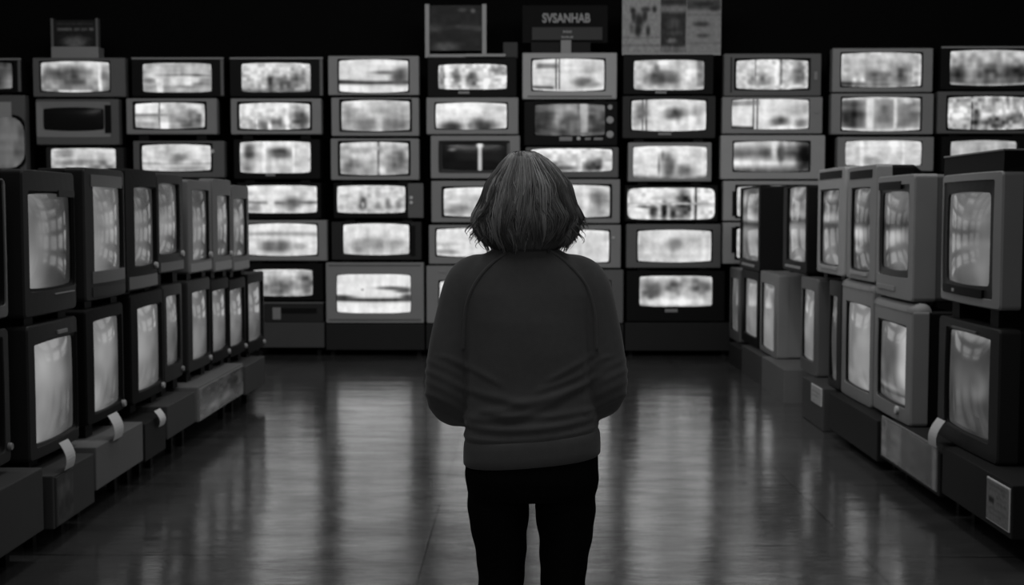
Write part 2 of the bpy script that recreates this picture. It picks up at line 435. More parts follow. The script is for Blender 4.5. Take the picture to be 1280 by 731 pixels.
W_('E', (414,277,527,325), (429,281,511,317), 'X', 2, 'g.92,.8;b.45,.65,.35,.2,.6;b.8,.65,.1,.15,.66;b.2,.75,.1,.2,.62;n.06,7,5', 'charcoal set resting upon the large grey set left of the woman', panel=(513,282,519,320,'K'))
W_('E', (407,328,530,404), (421,344,513,390), 'G', 1, 'g.92,.9;b.5,.3,.5,.3,.93;z.66,.05,.12;b.05,.6,.2,.07,.2;b.75,.36,.22,.05,.35;b.9,.42,.12,.07,.3;b.95,.6,.1,.1,.28;z.92,.15,.94;b.35,.4,.02,.03,.5', 'largest grey framed set, bottom of column left of woman, landscape screen', bwt=9, bws=3, stepframe=True)
W_('F', (534,71,646,121), (548,81,633,110), 'K', 1, 'g.86,.84;b.06,.55,.05,.45,.5;v.13,.03,.96;b.27,.5,.06,.4,.48;b.5,.58,.08,.28,.35;v.7,.04,.98;b.88,.25,.12,.2,.5;b.93,.65,.06,.1,.9;n.16,18,7', 'black set under the framed dark poster, topmost above left of the woman', btn=[(573,114,587,117)])
W_('F', (533,122,648,168), (545,130,633,160), 'G', 2, 'g.96,.9;b.22,.92,.17,.22,.22;b.68,.85,.2,.3,.24;b.75,.4,.1,.3,.75;b.5,.85,.05,.12,.5;b.9,.2,.1,.15,.8;n.04,8,5', 'grey set second from top, white screen over dark hills, left above the woman')
W_('F', (538,169,650,223), (553,181,632,211), 'G', 3, 'g.07,.05;b.16,.22,.07,.07,.4;v.59,.034,.75;b.59,.08,.06,.1,.9;n.02,6,4', 'grey set with near-black screen and one bright upright streak, beside woman\'s head', panel=(634,179,637,212,'D'), bez='X', bwv=5)
W_('F', (539,226,652,278), (555,236,641,269), 'G', 3, 'g.88,.82;b.2,.75,.2,.2,.5;b.6,.5,.3,.2,.7;n.1,8,5', 'grey set just left of the woman\'s hair, dark rim around a misty screen')
W_('F', (536,281,652,330), (546,287,638,319), 'G', 2, 'g.92,.86;z.55,.08,.75;b.15,.85,.15,.1,.6;b.6,.5,.3,.2,.8;n.06,7,5', 'grey set touching the left tips of the woman\'s hair, bright overcast screen')
W_('F', (533,332,652,404), (550,352,640,390), 'G', 2, 'g.9,.86;z.7,.06,.3;n.08,8,5', 'grey set mostly hidden by the woman\'s left shoulder, bottom of stack', btn=[(549,338,558,341)])
W_('G', (653,66,771,124), (666,75,755,112), 'L', 2, 'g.85,.86;r.06,.36,.14,.3,.45;b.55,.1,.3,.1,.92;b.7,.72,.15,.16,.36;b.85,.8,.1,.1,.6;v.33,.012,.3;v.375,.012,.35;r0,.3,.85,.95,.25;b.8,.3,.15,.2,.7;z1,.08,.9;n.05,8,5', 'palest grey set, centre of top row beneath the lettered sign', trimb=True)
W_('G', (655,126,772,182), (669,131,756,168), 'K', 1, 'g.34,.26;b.35,.2,.12,.5,.6;b.55,.15,.2,.3,.55;v.7,.06,.68;b.5,.6,.15,.3,.36;z.93,.05,.36;b.12,.6,.14,.5,.2;v.62,.02,.38;n.08,9,6', 'black set with round dials on its right and a dim screen', knob=[(762,134,3.2),(762,150,4.6),(762,168,4.6)], btn=[(699,171,715,176),(721,171,725,175,1),(731,172,738,175),(742,172,753,175)])
W_('G', (657,184,773,222), (664,187,765,213), 'D', 1, 'g.9,.82;b.75,.75,.12,.25,.3;b.83,.65,.05,.3,.28;v.6,.03,.97;b.25,.7,.2,.2,.5;b.4,.8,.15,.15,.5;n.16,16,5', 'low grey set with wide screen directly right of the woman\'s crown')
W_('G', (660,224,775,279), (674,233,762,270), 'G', 3, 'g.85,.75;v.66,.05,.93;b.85,.4,.12,.3,.48;b.8,.85,.15,.15,.6;n.08,8,5', 'grey set just right of the woman\'s hair, bright column on its screen')
W_('G', (660,281,776,335), (674,289,761,327), 'G', 2, 'g.9,.88;b.6,.6,.3,.3,.82;b.85,.3,.1,.2,.8;n.05,6,4', 'grey set right of the woman\'s hair tips, plain bright screen', knob=[(767,297,1.6)])
W_('G', (657,337,779,404), (674,352,762,388), 'D', 2, 'g.9,.88;n.08,8,5', 'grey set mostly hidden by the woman\'s right shoulder, bottom of stack')
W_('H', (779,68,892,118), (793,76,880,111), 'K', 1, 'g.72,.75;b.3,.6,.15,.25,.3;b.5,.6,.17,.22,.28;b.33,.25,.04,.25,.4;b.4,.1,.1,.1,.9;b.78,.5,.12,.4,.9;v.95,.06,.5;z.95,.08,.75;n.1,12,7', 'black set beneath the pinned pale posters, top row right of centre', btn=[(818,114,832,117)])
W_('H', (778,120,894,173), (790,126,882,162), 'X', 2, 'g.86,.88;b.14,.4,.1,.3,.42;b.58,.45,.15,.2,.34;v.15,.012,.4;v.2,.012,.45;b.06,.75,.06,.2,.6;b.88,.35,.1,.2,.7;b.55,.85,.06,.2,.95;n.09,9,6', 'dark set second in column under the posters, pale screen with two dark patches', btn=[(822,166,838,169)])
W_('H', (785,178,889,227), (792,184,883,222), 'G', 1, 'g.92,.86;b.48,.6,.1,.4,.38;b.4,.35,.03,.2,.5;b.72,.8,.14,.25,.42;b.35,.6,.02,.3,.5;z.97,.08,.5;b.9,.3,.12,.2,.82;n.08,10,7', 'small light-framed grey set between black surrounds, third below the pale posters', bez='G')
W_('H', (781,231,897,277), (785,236,893,273), 'K', 1, 'g.9,.88;b.65,.55,.1,.5,.2;b.3,.75,.05,.25,.28;b.42,.7,.04,.3,.25;b.52,.75,.05,.25,.3;v.74,.015,.85;v.78,.012,.2;b.2,.6,.1,.05,.5;z.5,.04,.75;n.16,20,8', 'black set with very wide screen, fourth below the pale posters', sr=.05)
W_('H', (783,280,901,335), (798,289,889,326), 'D', 2, 'g.84,.86;b.5,.45,.12,.2,.5;b.1,.4,.1,.3,.72;b.8,.4,.15,.3,.76;b.3,.8,.2,.1,.78;n.06,7,5', 'dark grey set fifth below the pale posters, directly over a black set')
W_('H', (783,338,906,402), (800,346,890,382), 'K', 1, 'g.6,.86;b.18,.5,.14,.28,.3;b.46,.35,.09,.2,.34;b.85,.35,.14,.28,.4;z.02,.1,.8;b.5,.85,.4,.15,.92;z.99,.06,.6;n.12,12,6', 'black set at the bottom of the column under the pale posters', btn=[(832,386,848,390)])
W_('I', (905,67,1026,120), (921,76,1010,110), 'D', 3, 'g.86,.74;b.88,.5,.12,.5,.42;v.56,.03,.95;b.15,.8,.03,.2,.9;b.22,.75,.06,.25,.5;b.38,.75,.08,.25,.45;v.27,.012,.55;v.62,.02,.5;b.97,.5,.03,.5,.75;z.9,.06,.8;n.12,16,7', 'dark grey set at top, first column right of the pale posters', panel=(911,72,913,116,'X'), btn=[(1015,90,1019,100)])
W_('I', (903,121,1028,167), (916,125,1011,160), 'G', 1, 'g.86,.9;r0,.36,.05,.22,.55;b.62,.75,.13,.2,.34;b.85,.35,.2,.2,.68;v.28,.012,.4;v.33,.012,.4;r0,.28,.9,1,.15;b.9,.8,.1,.15,.5;b.65,.95,.15,.1,.95;n.05,8,5', 'grey set second down, first column right of posters, two posts on screen', btn=[(1017,139,1021,142)])
W_('I', (901,169,1031,224), (918,178,1011,213), 'L', 2, 'g.6,.5;z.08,.1,.78;z.4,.12,.4;z.72,.14,.92;b.55,.3,.06,.35,.96;b.95,.5,.12,.6,.1;b.62,.4,.05,.3,.35;h1.05,.75;z1,.1,.35;n.04,6,3', 'large pale grey set third down, horizontal bright bands across its screen')
W_('I', (904,226,1030,276), (922,234,1010,270), 'L', 3, 'g.8,.7;n.1,8,5', 'upper of two pale sets half hidden by right row\'s farthest top set', panel=(915,239,919,270,'K'))
W_('I', (904,278,1030,330), (922,286,1010,322), 'L', 3, 'g.8,.7;n.1,8,5', 'lower of two pale sets half hidden by right row\'s farthest top set', panel=(915,284,920,316,'K'))
W_('J', (1041,60,1166,115), (1053,67,1152,107), 'G', 2, 'g.8,.62;b.75,.62,.12,.35,.36;b.45,.7,.16,.2,.42;b.1,.3,.2,.3,.72;v.9,.02,.75;b.17,.82,.03,.1,.9;b.27,.82,.03,.1,.88;z.9,.06,.5;r.0,.14,.86,1,.3;v.98,.02,.8;b.5,.9,.1,.05,.4;n.1,14,7', 'grey set atop second column right of the posters, city-like dim screen')
W_('J', (1039,117,1166,168), (1053,123,1150,162), 'G', 2, 'g.6,.62;b.14,.5,.16,.6,.2;v.36,.05,.86;b.55,.5,.1,.4,.5;v.68,.025,.86;b.85,.5,.14,.5,.45;b.84,.1,.08,.1,.8;z.02,.06,.78;z.97,.07,.8;n.08,10,5', 'grey set second down, second column right of posters, dark left screen edge')
W_('J', (1047,171,1167,214), (1058,177,1152,206), 'G', 1, 'g.86,.8;b.62,.25,.08,.3,1;v.22,.03,.92;v.76,.02,.92;b.35,.8,.1,.15,.62;n.07,10,5', 'grey set third down behind right row tops, bright spot on screen')
W_('K', (1176,57,1297,112), (1189,64,1285,105), 'K', 2, 'g.82,.4;b.1,.65,.12,.3,.22;b.5,.65,.16,.3,.32;b.85,.65,.2,.3,.2;z.2,.16,.7;z.98,.05,.6;b.9,.1,.1,.1,.85;n.12,12,6', 'black set at the upper right photo corner, dusky screen', trim='t')
W_('K', (1173,114,1297,167), (1187,122,1286,160), 'D', 3, 'g.75,.7;z.55,.12,.9;b.35,.65,.05,.35,.25;v.3,.012,.3;v.71,.025,.93;b.6,.75,.15,.2,.3;b.85,.6,.1,.2,.4;b.15,.45,.14,.15,.95;z.1,.1,.62;n.2,22,8', 'grey set second down at right photo edge, glittering screen')
W_('K', (1177,170,1297,216), (1190,177,1271,210), 'K', 2, 'g.72,.66;b.5,.5,.4,.4,.7;n.07,6,5', 'black set third down at right photo edge, above nearest right set')

GW = 'televisions stacked on the back wall'
plinth_tops = {}
def px_w(x, y):
    p = on_y(x, y, D); return p.x, p.z
for col, rows in WV.items():
    n = len(rows)
    tops = []
    lows = []
    for (cs, *_r) in rows:
        lows.append(px_w(cs[0], cs[3])[1]); tops.append(px_w(cs[0], cs[1])[1])
    base = {'D': px_w(330, 403)[1], 'E': px_w(420, 405)[1], 'F': px_w(540, 405)[1], 'G': px_w(700, 405)[1], 'H': px_w(800, 403)[1]}.get(col)
    for i, (cs, sc, tone, bwpx, pic, label, kw) in enumerate(rows):
        x0, z1 = px_w(cs[0], cs[1]); x1, z0 = px_w(cs[2], cs[3])
        if i + 1 < n: sup = tops[i+1]
        elif col == 'D': sup = px_w(330, 377)[1]
        elif base is not None: sup = base
        else: sup = z0 - .004
        plinth_tops[col] = sup
        z0 = max(z0, sup + .001)
        cx = (x0+x1)/2; w = x1-x0; h = z1-z0
        sx0, sz1 = px_w(sc[0], sc[1]); sx1, sz0 = px_w(sc[2], sc[3])
        P1 = on_y(656, 265, D); pxm = on_y(756, 265, D).x/100 - P1.x/100
        ex = []
        def lx(px): return px_w(px, 265)[0] - cx
        def lz(py): return px_w(655, py)[1] - z0
        for k in kw.get('knob', []): ex.append(('knob', lx(k[0]), lz(k[1]), k[2]*pxm, WH if len(kw['knob']) < 3 else LG))
        for k in kw.get('btn', []): ex.append(('button', lx(k[0]), lx(k[2]), lz(k[3]), lz(k[1]), WH if len(k) > 4 else GR))
        if 'grille' in kw: g = kw['grille']; ex.append(('grille', lx(g[0]), lx(g[2]), lz(g[3]), lz(g[1]), BK))
        if 'panel' in kw: g = kw['panel']; ex.append(('panel', lx(g[0]), lx(g[2]), max(.003, lz(g[3])), lz(g[1]), TONE[g[4]]))
        if 'sticker' in kw: g = kw['sticker']; ex.append(('panel', lx(g[0]), lx(g[2]), lz(g[3]), lz(g[1]), LG))
        if 'trim' in kw:
            ex.append(('trimline', -w/2+.006, w/2-.004, h-.026, h-.008, GR))
            if 'r' in kw['trim']: ex.append(('trimline', w/2-.038, w/2-.008, .012, h-.03, DG))
        if 'trimb' in kw: ex.append(('trimline', -w/2+.05, w/2-.05, .02, .035, DG))
        if 'stepframe' in kw:
            ex.append(('trimline', -w/2+.03, w/2-.03, h-.035, h-.022, DG)); ex.append(('trimline', -w/2+.03, w/2-.03, .03, .042, DG))
        bw = kw.get('bwv', bwpx)*pxm
        make_tv(label, GW, (cx, D + random.uniform(-.02, .02), z0), 0.0, w, h, .5,
                (sx0-cx, sx1-cx, sz0-z0, sz1-z0), tone, pic, bw=bw, back='K', bez=kw.get('bez'), foot=z0-sup,
                extras=ex, glass=GLASSW, gain=.93, W=96, H=36, sr=kw.get('sr', .015), barrel=(.003, .015), r=.012)

# dark video recorder under the lowest set of the third column
xa, za = px_w(325, 377); xb, zb = px_w(404, 402)
zb0 = px_w(330, 403)[1]
vr = thing('video_recorder', 'dark video recorder under the black set beside left row of sets', 'video recorder', ((xa+xb)/2, D, zb0))
wv, hv = xb-xa, za-zb0-.001
obj('casing', box(-wv/2, wv/2, 0, .4, 0.0, hv, .008), XG, vr)
obj('top_lip', box(-wv/2-.004, wv/2+.004, -.01, .1, hv-.02, hv-.004, .003), DG, vr)
obj('tape_slot', box(-wv*.22, wv*.40, -.006, .01, hv*.45, hv*.7, .002), BK, vr)
obj('button', box(-wv*.30, -wv*.17, -.012, .01, hv*.15, hv*.72, .003), GR, vr)

# plinths carrying the middle columns
def wall_plinth(x0p, x1p, ytop, ybot, m, label):
    x0, zt = px_w(x0p, ytop); x1, zb = px_w(x1p, ybot)
    t = thing('display_plinth', label, 'plinth', ((x0+x1)/2, D, 0), 0, 'low plinths under the back wall televisions')
    w = x1-x0
    obj('box', box(-w/2, w/2, -.03, .5, zb, zt, .006), m, t)
    for sx in (-1, 1):
        for yy in (.02, .42):
            obj('leg', box(sx*(w/2-.06)-.02, sx*(w/2-.06)+.02, yy, yy+.04, 0, zb), METAL, t)
wall_plinth(318, 406, 403, 434, CARD, 'low grey plinth under the dark video recorder, against back wall')
wall_plinth(408, 531, 405, 437, CARDD, 'low black plinth under the largest grey framed set')
wall_plinth(533, 651, 405, 437, CARDD, 'low black plinth hidden behind the woman\'s left arm')
wall_plinth(655, 779, 405, 437, CARDD, 'low black plinth hidden behind the woman\'s right arm')
wall_plinth(781, 912, 403, 438, CARDD, 'low black plinth under the column beneath the pale posters')
# black built-in risers behind the side rows that carry the outer columns
for i, (col, a, b) in enumerate((('A', -88, 36), ('B', 43, 157), ('C', 160, 283), ('I', 914, 1030), ('J', 1041, 1168), ('K', 1173, 1297))):
    x0 = px_w(a, 265)[0]; x1 = px_w(b, 265)[0]
    struct('trim_%d' % (i+1), box(x0, x1, D-.005, D+.5, 0, plinth_tops[col]), WALL)

# ------------------------------------------------------------------ posters and signs over the back wall
def px_y(x, y, yy):
    p = on_y(x, y, yy); return p.x, p.z
# small poster display on the second column
yy = D + .06
x0, z1 = px_y(63, 24, yy); x1, z0 = px_y(123, 70.5, yy); z0 = px_w(63, 72)[1]
t = thing('poster_display', 'small dark poster in a grey stand on top of upper left set', 'sign', ((x0+x1)/2, yy, z0))
w, h = x1-x0, z1-z0
bm = bmesh.new(); add_box(bm, -w/2, w/2, 0, .18, 0, h*.30, .004)
obj('base', bm, GR, t)
obj('back_board', box(-w/2+.02, w/2-.02, .03, .05, h*.3, h), BK, t)
for s in (-1, 1): obj('side_rail', box(s*(w/2-.012)-.012, s*(w/2-.012)+.012, .0, .07, h*.3, h+.01, .003), DG, t)
picture_sheet('poster', -w/2+.03, w/2-.03, h*.31, h*.98, .028,
    'g.06,.06;r.05,.95,.1,.17,.22;r.06,.42,.28,.4,.4;r.46,.62,.28,.4,.35;r.64,.8,.28,.4,.38;r.83,.95,.28,.4,.42;b.5,.8,.34,.22,.42;b.5,.95,.2,.1,.42;n.05,16,14', 31, t)
# framed dark poster
x0, z1 = px_y(531, 5, yy); x1, _ = px_y(608, 5, yy); z0 = px_w(531, 71)[1]
t = thing('framed_poster', 'dark poster between two pale uprights on the top row', 'poster', ((x0+x1)/2, yy, z0))
w, h = x1-x0, z1-z0
for s in (-1, 1): obj('upright', box(s*(w/2-.022)-.022, s*(w/2-.022)+.022, 0, .05, 0, h, .004), ALU, t)
obj('back_board', box(-w/2+.044, w/2-.044, .025, .045, .07, h-.01), BK, t)
obj('bottom_rail', box(-w/2+.044, w/2-.044, 0, .05, .0, .035, .004), ALU, t)
picture_sheet('poster', -w/2+.045, w/2-.045, .07, h-.01, .022,
    'g.1,.12;b.62,.1,.1,.05,.35;b.83,.12,.05,.05,.45;b.1,.5,.2,.1,.3;b.6,.48,.3,.06,.3;b.92,.52,.12,.08,.32;b.5,.65,.2,.15,.08;b.3,.92,.25,.12,.4;b.85,.75,.2,.2,.16;n.05,10,12', 32, t)
# pale strip leaning along the top of the black set
x0, za_ = px_w(582, 66); x1, _ = px_w(632, 66); zt = px_w(590, 71)[1]
t = obj('shelf_strip', box(x0, x1, D-.02, D+.05, zt, zt+.028, .004), ALU)
tag(t, 'short pale strip lying on the black set under framed poster', 'strip')
# lettered sign on a short post
yy = D + .14
zb = px_w(705, 66)[1]
x0, zt = px_y(653, 6, yy); x1, _ = px_y(760, 6, yy)
cx = px_y(704, 60, yy)[0]
t = thing('lettered_sign', 'black sign reading SVSANHAB with grey nameplate on a short post', 'sign', (cx, yy, zb))
obj('board', box(x0-cx, x1-cx, .03, .05, .12, zt-zb, .004), mat('black sign board', .008, .7, .1), t)
a, pz1 = px_y(665, 34, yy); b, pz0 = px_y(753, 50, yy)
pl = obj('nameplate', box(a-cx, b-cx, .0, .03, pz0-zb, pz1-zb, .004), mat('grey nameplate', .05, .6, .2), t)
a2, _ = px_y(701, 60, yy); b2, _ = px_y(714, 60, yy)
obj('post', box(a2-cx, b2-cx, .0, .03, 0, pz0-zb, .003), GR, t)
a3, q1 = px_y(664, 53, yy); b3, q0 = px_y(738, 65, yy)
obj('lower_board', box(a3-cx, a2-cx-.01, .012, .03, .02, q1-zb), mat('dim board', .018, .6, .1), t)
obj('lower_board', box(b2-cx+.01, b3-cx, .012, .03, .02, q1-zb), MATS['dim board'], t)
def lettering(name, txt, x, z, y, width, height, m, parent):
    cu = bpy.data.curves.new(name, 'FONT'); cu.body = txt; cu.align_x = 'CENTER'; cu.align_y = 'CENTER'
    cu.extrude = .004; cu.offset = .03
    tmp = bpy.data.objects.new(name, cu); C.objects.link(tmp)
    dg = bpy.context.evaluated_depsgraph_get(); dg.update()
    me = bpy.data.meshes.new_from_object(tmp.evaluated_get(dg))
    bpy.data.objects.remove(tmp)
    xs = [v.co.x for v in me.vertices]; ys = [v.co.y for v in me.vertices]
    sx = width/(max(xs)-min(xs)); sy = height/(max(ys)-min(ys)); mx = (max(xs)+min(xs))/2; my = (max(ys)+min(ys))/2
    for v in me.vertices:
        v.co = Vector((x+(v.co.x-mx)*sx, y - v.co.z, z+(v.co.y-my)*sy))
    me.materials.clear(); me.materials.append(m)
    o = bpy.data.objects.new(name, me); C.objects.link(o); o.parent = parent
    return o
la, lz1 = px_y(678, 16, yy); lb, lz0 = px_y(738, 28, yy)
lettering('lettering', 'SVSANHAB', (la+lb)/2-cx, (lz0+lz1)/2-zb, .026, lb-la, lz1-lz0, SIGNW, t)
for (u0, u1, v0, v1) in ((704, 715, 38, 41), (702, 717, 45, 47.5)):
    a, z1_ = px_y(u0, v0, yy); b, z0_ = px_y(u1, v1, yy)
    bm = bmesh.new(); n = 5
    for q in range(n):
        add_box(bm, a-cx+(b-a)*q/n, a-cx+(b-a)*(q+.72)/n, -.003, .001, z0_-zb, z1_-zb - (.006 if q % 2 else 0))
    obj('small_print', bm, SIGNW, pl.parent)
# box beside the sign
x0, z1 = px_y(629, 53, yy); x1, _ = px_y(647, 53, yy); z0 = px_w(640, 71)[1]
t = obj('carton', box(x0, x1, yy-.02, yy+.12, z0, z1, .006), mat('dim carton', .035, .7))
tag(t, 'small dim carton on the black set between poster and lettered sign', 'box')
# pale poster sheet: one board of three printed panels
yy = D + .05
zb = px_w(830, 68)[1]
x0, zt = px_y(778, -3, yy); x1, _ = px_y(902, 0, yy); cx = (x0+x1)/2; w = x1-x0
t = thing('poster_board', 'pale board with three printed panels above the top row', 'poster', (cx, yy, zb))
h = zt-zb
obj('board', box(-w/2, w/2, .01, .03, 0, h, .003), LG, t)
def sub(u0, u1, v0, v1, spec, seed):
    a, zz1 = px_y(u0, v0, yy); b, zz0 = px_y(u1, v1, yy)
    picture_sheet('printed_panel', a-cx, b-cx, max(zz0-zb, .004), zz1-zb, .006, spec, seed, t)
BG = '.56,.56'
sub(778, 825, -2, 66, 'g.6,.6;b.28,.22,.07,.06,.12;b.30,.33,.06,.1,.2;b.45,.4,.12,.12,.12;b.62,.2,.12,.05,.2;b.85,.2,.06,.06,.15;b.6,.32,.07,.1,.16;b.42,.58,.09,.12,.1;b.68,.6,.06,.1,.2;b.25,.55,.06,.1,.4;z.72,.015,.5;z.86,.02,.46;n.05,18,22', 41)
sub(826, 858, -2, 66, 'g.5,.54;r0,1,0,.12,.15;r.02,.96,.26,.88,.16;b.5,.45,.25,.1,.34;b.55,.64,.35,.05,.32;b.45,.78,.22,.05,.55;b.7,.82,.2,.06,.22;z.95,.03,.45;n.06,10,14', 42)
sub(859, 901, -2, 66, 'g.56,.58;r.0,.98,.0,.2,.3;b.5,.1,.3,.04,.15;b.8,.18,.15,.05,.15;b.42,.47,.24,.05,.25;b.48,.68,.2,.04,.34;z.3,.02,.48;z.82,.02,.5;n.04,14,20', 43)

# ------------------------------------------------------------------ side rows
XL, XR = -2.10, 2.06
PLX, PRX = -2.0, 1.98
side_plinths = {'L': [], 'R': []}
def side_plinth(side, pn, pf, top, bot, m, label, feet=True):
    X = PLX if side == 'L' else PRX
    a = on_x(pn, top, X); b = on_x(pf, top, X); zb = on_x(pn, bot, X).z
    y0, y1 = a.y, b.y; zt = a.z
    t = thing('display_plinth', label, 'plinth', (X, (y0+y1)/2, 0), 0, 'low plinths along the %s row' % ('left' if side == 'L' else 'right'))
    s = -1 if side == 'L' else 1
    hl = (y1-y0)/2
    xs = sorted((0, s*.62))
    o = obj('box', box(xs[0], xs[1], -hl, hl, zb, zt, .006), m, t)
    for yy in (-hl+.09, hl-.09):
        for xx in (s*.14, s*.54):
            obj('leg', box(xx-.02, xx+.02, yy-.02, yy+.02, 0, zb), METAL, t)
    side_plinths[side].append((y0, y1, zt))
    return t
side_plinth('L', -75, 55, 652, 748, CARD, 'dark plinth at the lower left photo corner')
side_plinth('L', 66, 118, 595, 663, CARD, 'plinth with faded print, second from the lower left corner')
side_plinth('L', 120, 179, 559, 614, CARDL, 'plain lighter grey plinth in the left row')
side_plinth('L', 181, 207, 530, 578, CARDD, 'dark plinth just past the plain lighter grey one, left row')
side_plinth('L', 209, 244, 508, 550, CARD, 'dark grey plinth right before the one with shiny sheet, left row')
side_plinth('L', 247, 304, 484, 528, CARDL, 'plinth covered by a shiny printed sheet, left row')
side_plinth('L', 307, 331, 458, 494, CARD, 'far-end grey plinth of the left row')
side_plinth('R', 1266, 1177, 607, 676, CARDD, 'black plinth with white notice, lower right')
side_plinth('R', 1175, 1100, 567, 622, CARDD, 'plinth behind the glossy picture panel, right row')
side_plinth('R', 1097, 1036, 526, 578, CARDD, 'long black plinth between glossy panel and small white label')
side_plinth('R', 1030, 1003, 486, 540, CARD, 'dark plinth with small white label, right row')
side_plinth('R', 980, 952, 462, 505, CARDL, 'lighter grey square plinth near far end of right row')
side_plinth('R', 950, 927, 445, 485, CARD, 'grey plinth second from far end of right row')
side_plinth('R', 925, 911, 436, 470, CARDD, 'black plinth at far end of right row')

rows_done = {}
def row(side, tier, items):
    X = XL if side == 'L' else XR
    s = 1 if side == 'L' else -1
    for it in items:
        pn, pf, top, bot, sc, tone, bwpx, pic, label = it[:9]
        kw = it[9] if len(it) > 9 else {}
        Xi = X + kw.get('dx', 0.0)
        a = on_x(pn, bot, Xi); y0 = on_x(pn, (top+bot)/2, Xi).y; z0 = a.z; z1 = on_x(pn, top, Xi).z
        y1 = on_x(pf, (top+bot)/2, Xi).y
        lower = side_plinths[side] if tier == 0 else rows_done[(side, 0)]
        ov = [q[2] for q in lower if min(q[1], y1) - max(q[0], y0) > 0.03]
        sup = max(ov) if ov else (0.33 if tier == 0 else .95)
        if z0 < sup + .002: z0 = sup + .002
        if tier == 0: z1 = max(z1, z0+.3)
        rows_done.setdefault((side, tier), []).append((y0, y1, z1 + (.04 if any(e[0] == 'roll' for e in kw.get('ex', [])) else 0)))

        w = y1-y0; h = z1-z0; yc = (y0+y1)/2
        sn, sf, st, sb_ = sc
        pa = on_x(sn, (st+sb_)/2, Xi); pt = on_x(sn, st, Xi); pb = on_x(sf, (st+sb_)/2, Xi); pz = on_x(sn, sb_, Xi)
        l0, l1 = sorted((s*(pa.y-yc), s*(pb.y-yc)))
        bw = bwpx/ (F/((y0+y1)/2)) 
        ex = []
        for e in kw.get('ex', []):
            if e[0] == 'cap': ex.append(('cap', e[1], BK))
            elif e[0] == 'roll': ex.append(('toproll', e[1], TONE[tone]))
            elif e[0] == 'knob':      # fractions of the front
                ex.append(('knob', (e[1]-.5)*w, e[2]*h, e[3], e[4]))
            elif e[0] == 'button':
                ex.append(('button', (e[1]-.5)*w, (e[2]-.5)*w, e[3]*h, e[4]*h, e[5]))
            elif e[0] == 'panel':
                ex.append(('panel', (e[1]-.5)*w, (e[2]-.5)*w, e[3]*h, e[4]*h, e[5]))
            elif e[0] == 'grille':
                ex.append(('grille', (e[1]-.5)*w, (e[2]-.5)*w, e[3]*h, e[4]*h, e[5]))
        if side == 'L': pic += ';h1.1,.68'
        make_tv(label, 'televisions in the %s row, %s' % ('left' if side == 'L' else 'right', 'bottom' if tier == 0 else 'top'),
                (Xi, yc, z0), PI/2 if side == 'L' else -PI/2, w, h, kw.get('d', .46),
                (l0, l1, pz.z-z0, pt.z-z0), tone, pic, bw=bw, back=kw.get('back', 'K'), bez=kw.get('bez'), rec=.02,
                sb=kw.get('sb', .018), barrel=(.008, .008), r=.02, front_d=kw.get('fd', .09), bulge=kw.get('bulge', .014),
                foot=z0-sup, extras=ex, sr=.02, W=36, H=36, gain=(.56 if side == 'L' else .6)*(1.15 if tier == 0 else 1.0))

GL = 'g.55,.42;b.25,.75,.4,.35,.62;b.35,.4,.2,.3,.6;h1,.8;n.05,4,4'
row('L', 0, [
 (-72, 13, 428, 618, (-60, 3, 440, 590), 'X', 4, GL, 'black set cut by left photo edge, bottom row', dict(ex=[('knob', .95, .12, .016, GR)])),
 (36, 98, 408, 580, (45, 96, 432, 556), 'X', 4, 'g.66,.5;b.38,.3,.3,.25,.78;b.1,.8,.3,.3,.6;h1,.85;n.05,4,4', 'nearest full set in left bottom row, charcoal frame, white tag below', dict(ex=[('button', .52, .72, .895, .925, GR)])),
 (108, 155, 387, 534, (117, 152, 403, 516), 'K', 2, 'g.55,.5;b.45,.35,.3,.25,.72;b.1,.8,.2,.2,.62;n.05,4,4', 'second full set in left bottom row, black, paper tag at lower edge', dict(ex=[('knob', .93, .06, .018, LG)])),
 (164, 204, 368, 508, (172, 202, 387, 489), 'K', 2, 'g.62,.5;b.2,.45,.5,.2,.66;n.04,4,4', 'third full set in left bottom row, black with pale plain screen', dict(ex=[('knob', .93, .06, .018, LG)])),
 (205, 228, 357, 480, (208, 224, 372, 457), 'X', 1, 'g.55,.38;n.05,3,4', 'narrow-looking charcoal set, fourth full in left bottom row', dict(ex=[('knob', .9, .08, .016, GR)])),
 (235, 263, 351, 467, (240, 262, 367, 450), 'X', 1, 'g.5,.45;b.4,.7,.4,.3,.6;n.04,4,4', 'fifth full set in left bottom row, below a set with grey strip', dict(ex=[('knob', .92, .07, .018, LG)])),
 (264, 286, 350, 456, (266, 285, 365, 440), 'K', 1, 'g.5,.42;b.4,.6,.4,.3,.55;n.04,4,4', 'sixth full set in left bottom row, black edged', dict(ex=[('knob', .92, .07, .018, LG)])),
 (287, 307, 350, 448, (288, 305, 364, 433), 'K', 1, 'g.5,.42;b.4,.6,.4,.3,.55;n.04,4,4', 'seventh full set in left bottom row, beside the far-end one', dict(ex=[('knob', .92, .07, .018, LG)])),
 (310, 330, 343, 443, (311, 328, 356, 427), 'K', 1, 'g.48,.4;b.4,.5,.4,.3,.52;n.04,4,4', 'far-end set of left bottom row, nothing stacked on it', dict(ex=[('knob', .92, .07, .018, LG)])),
])
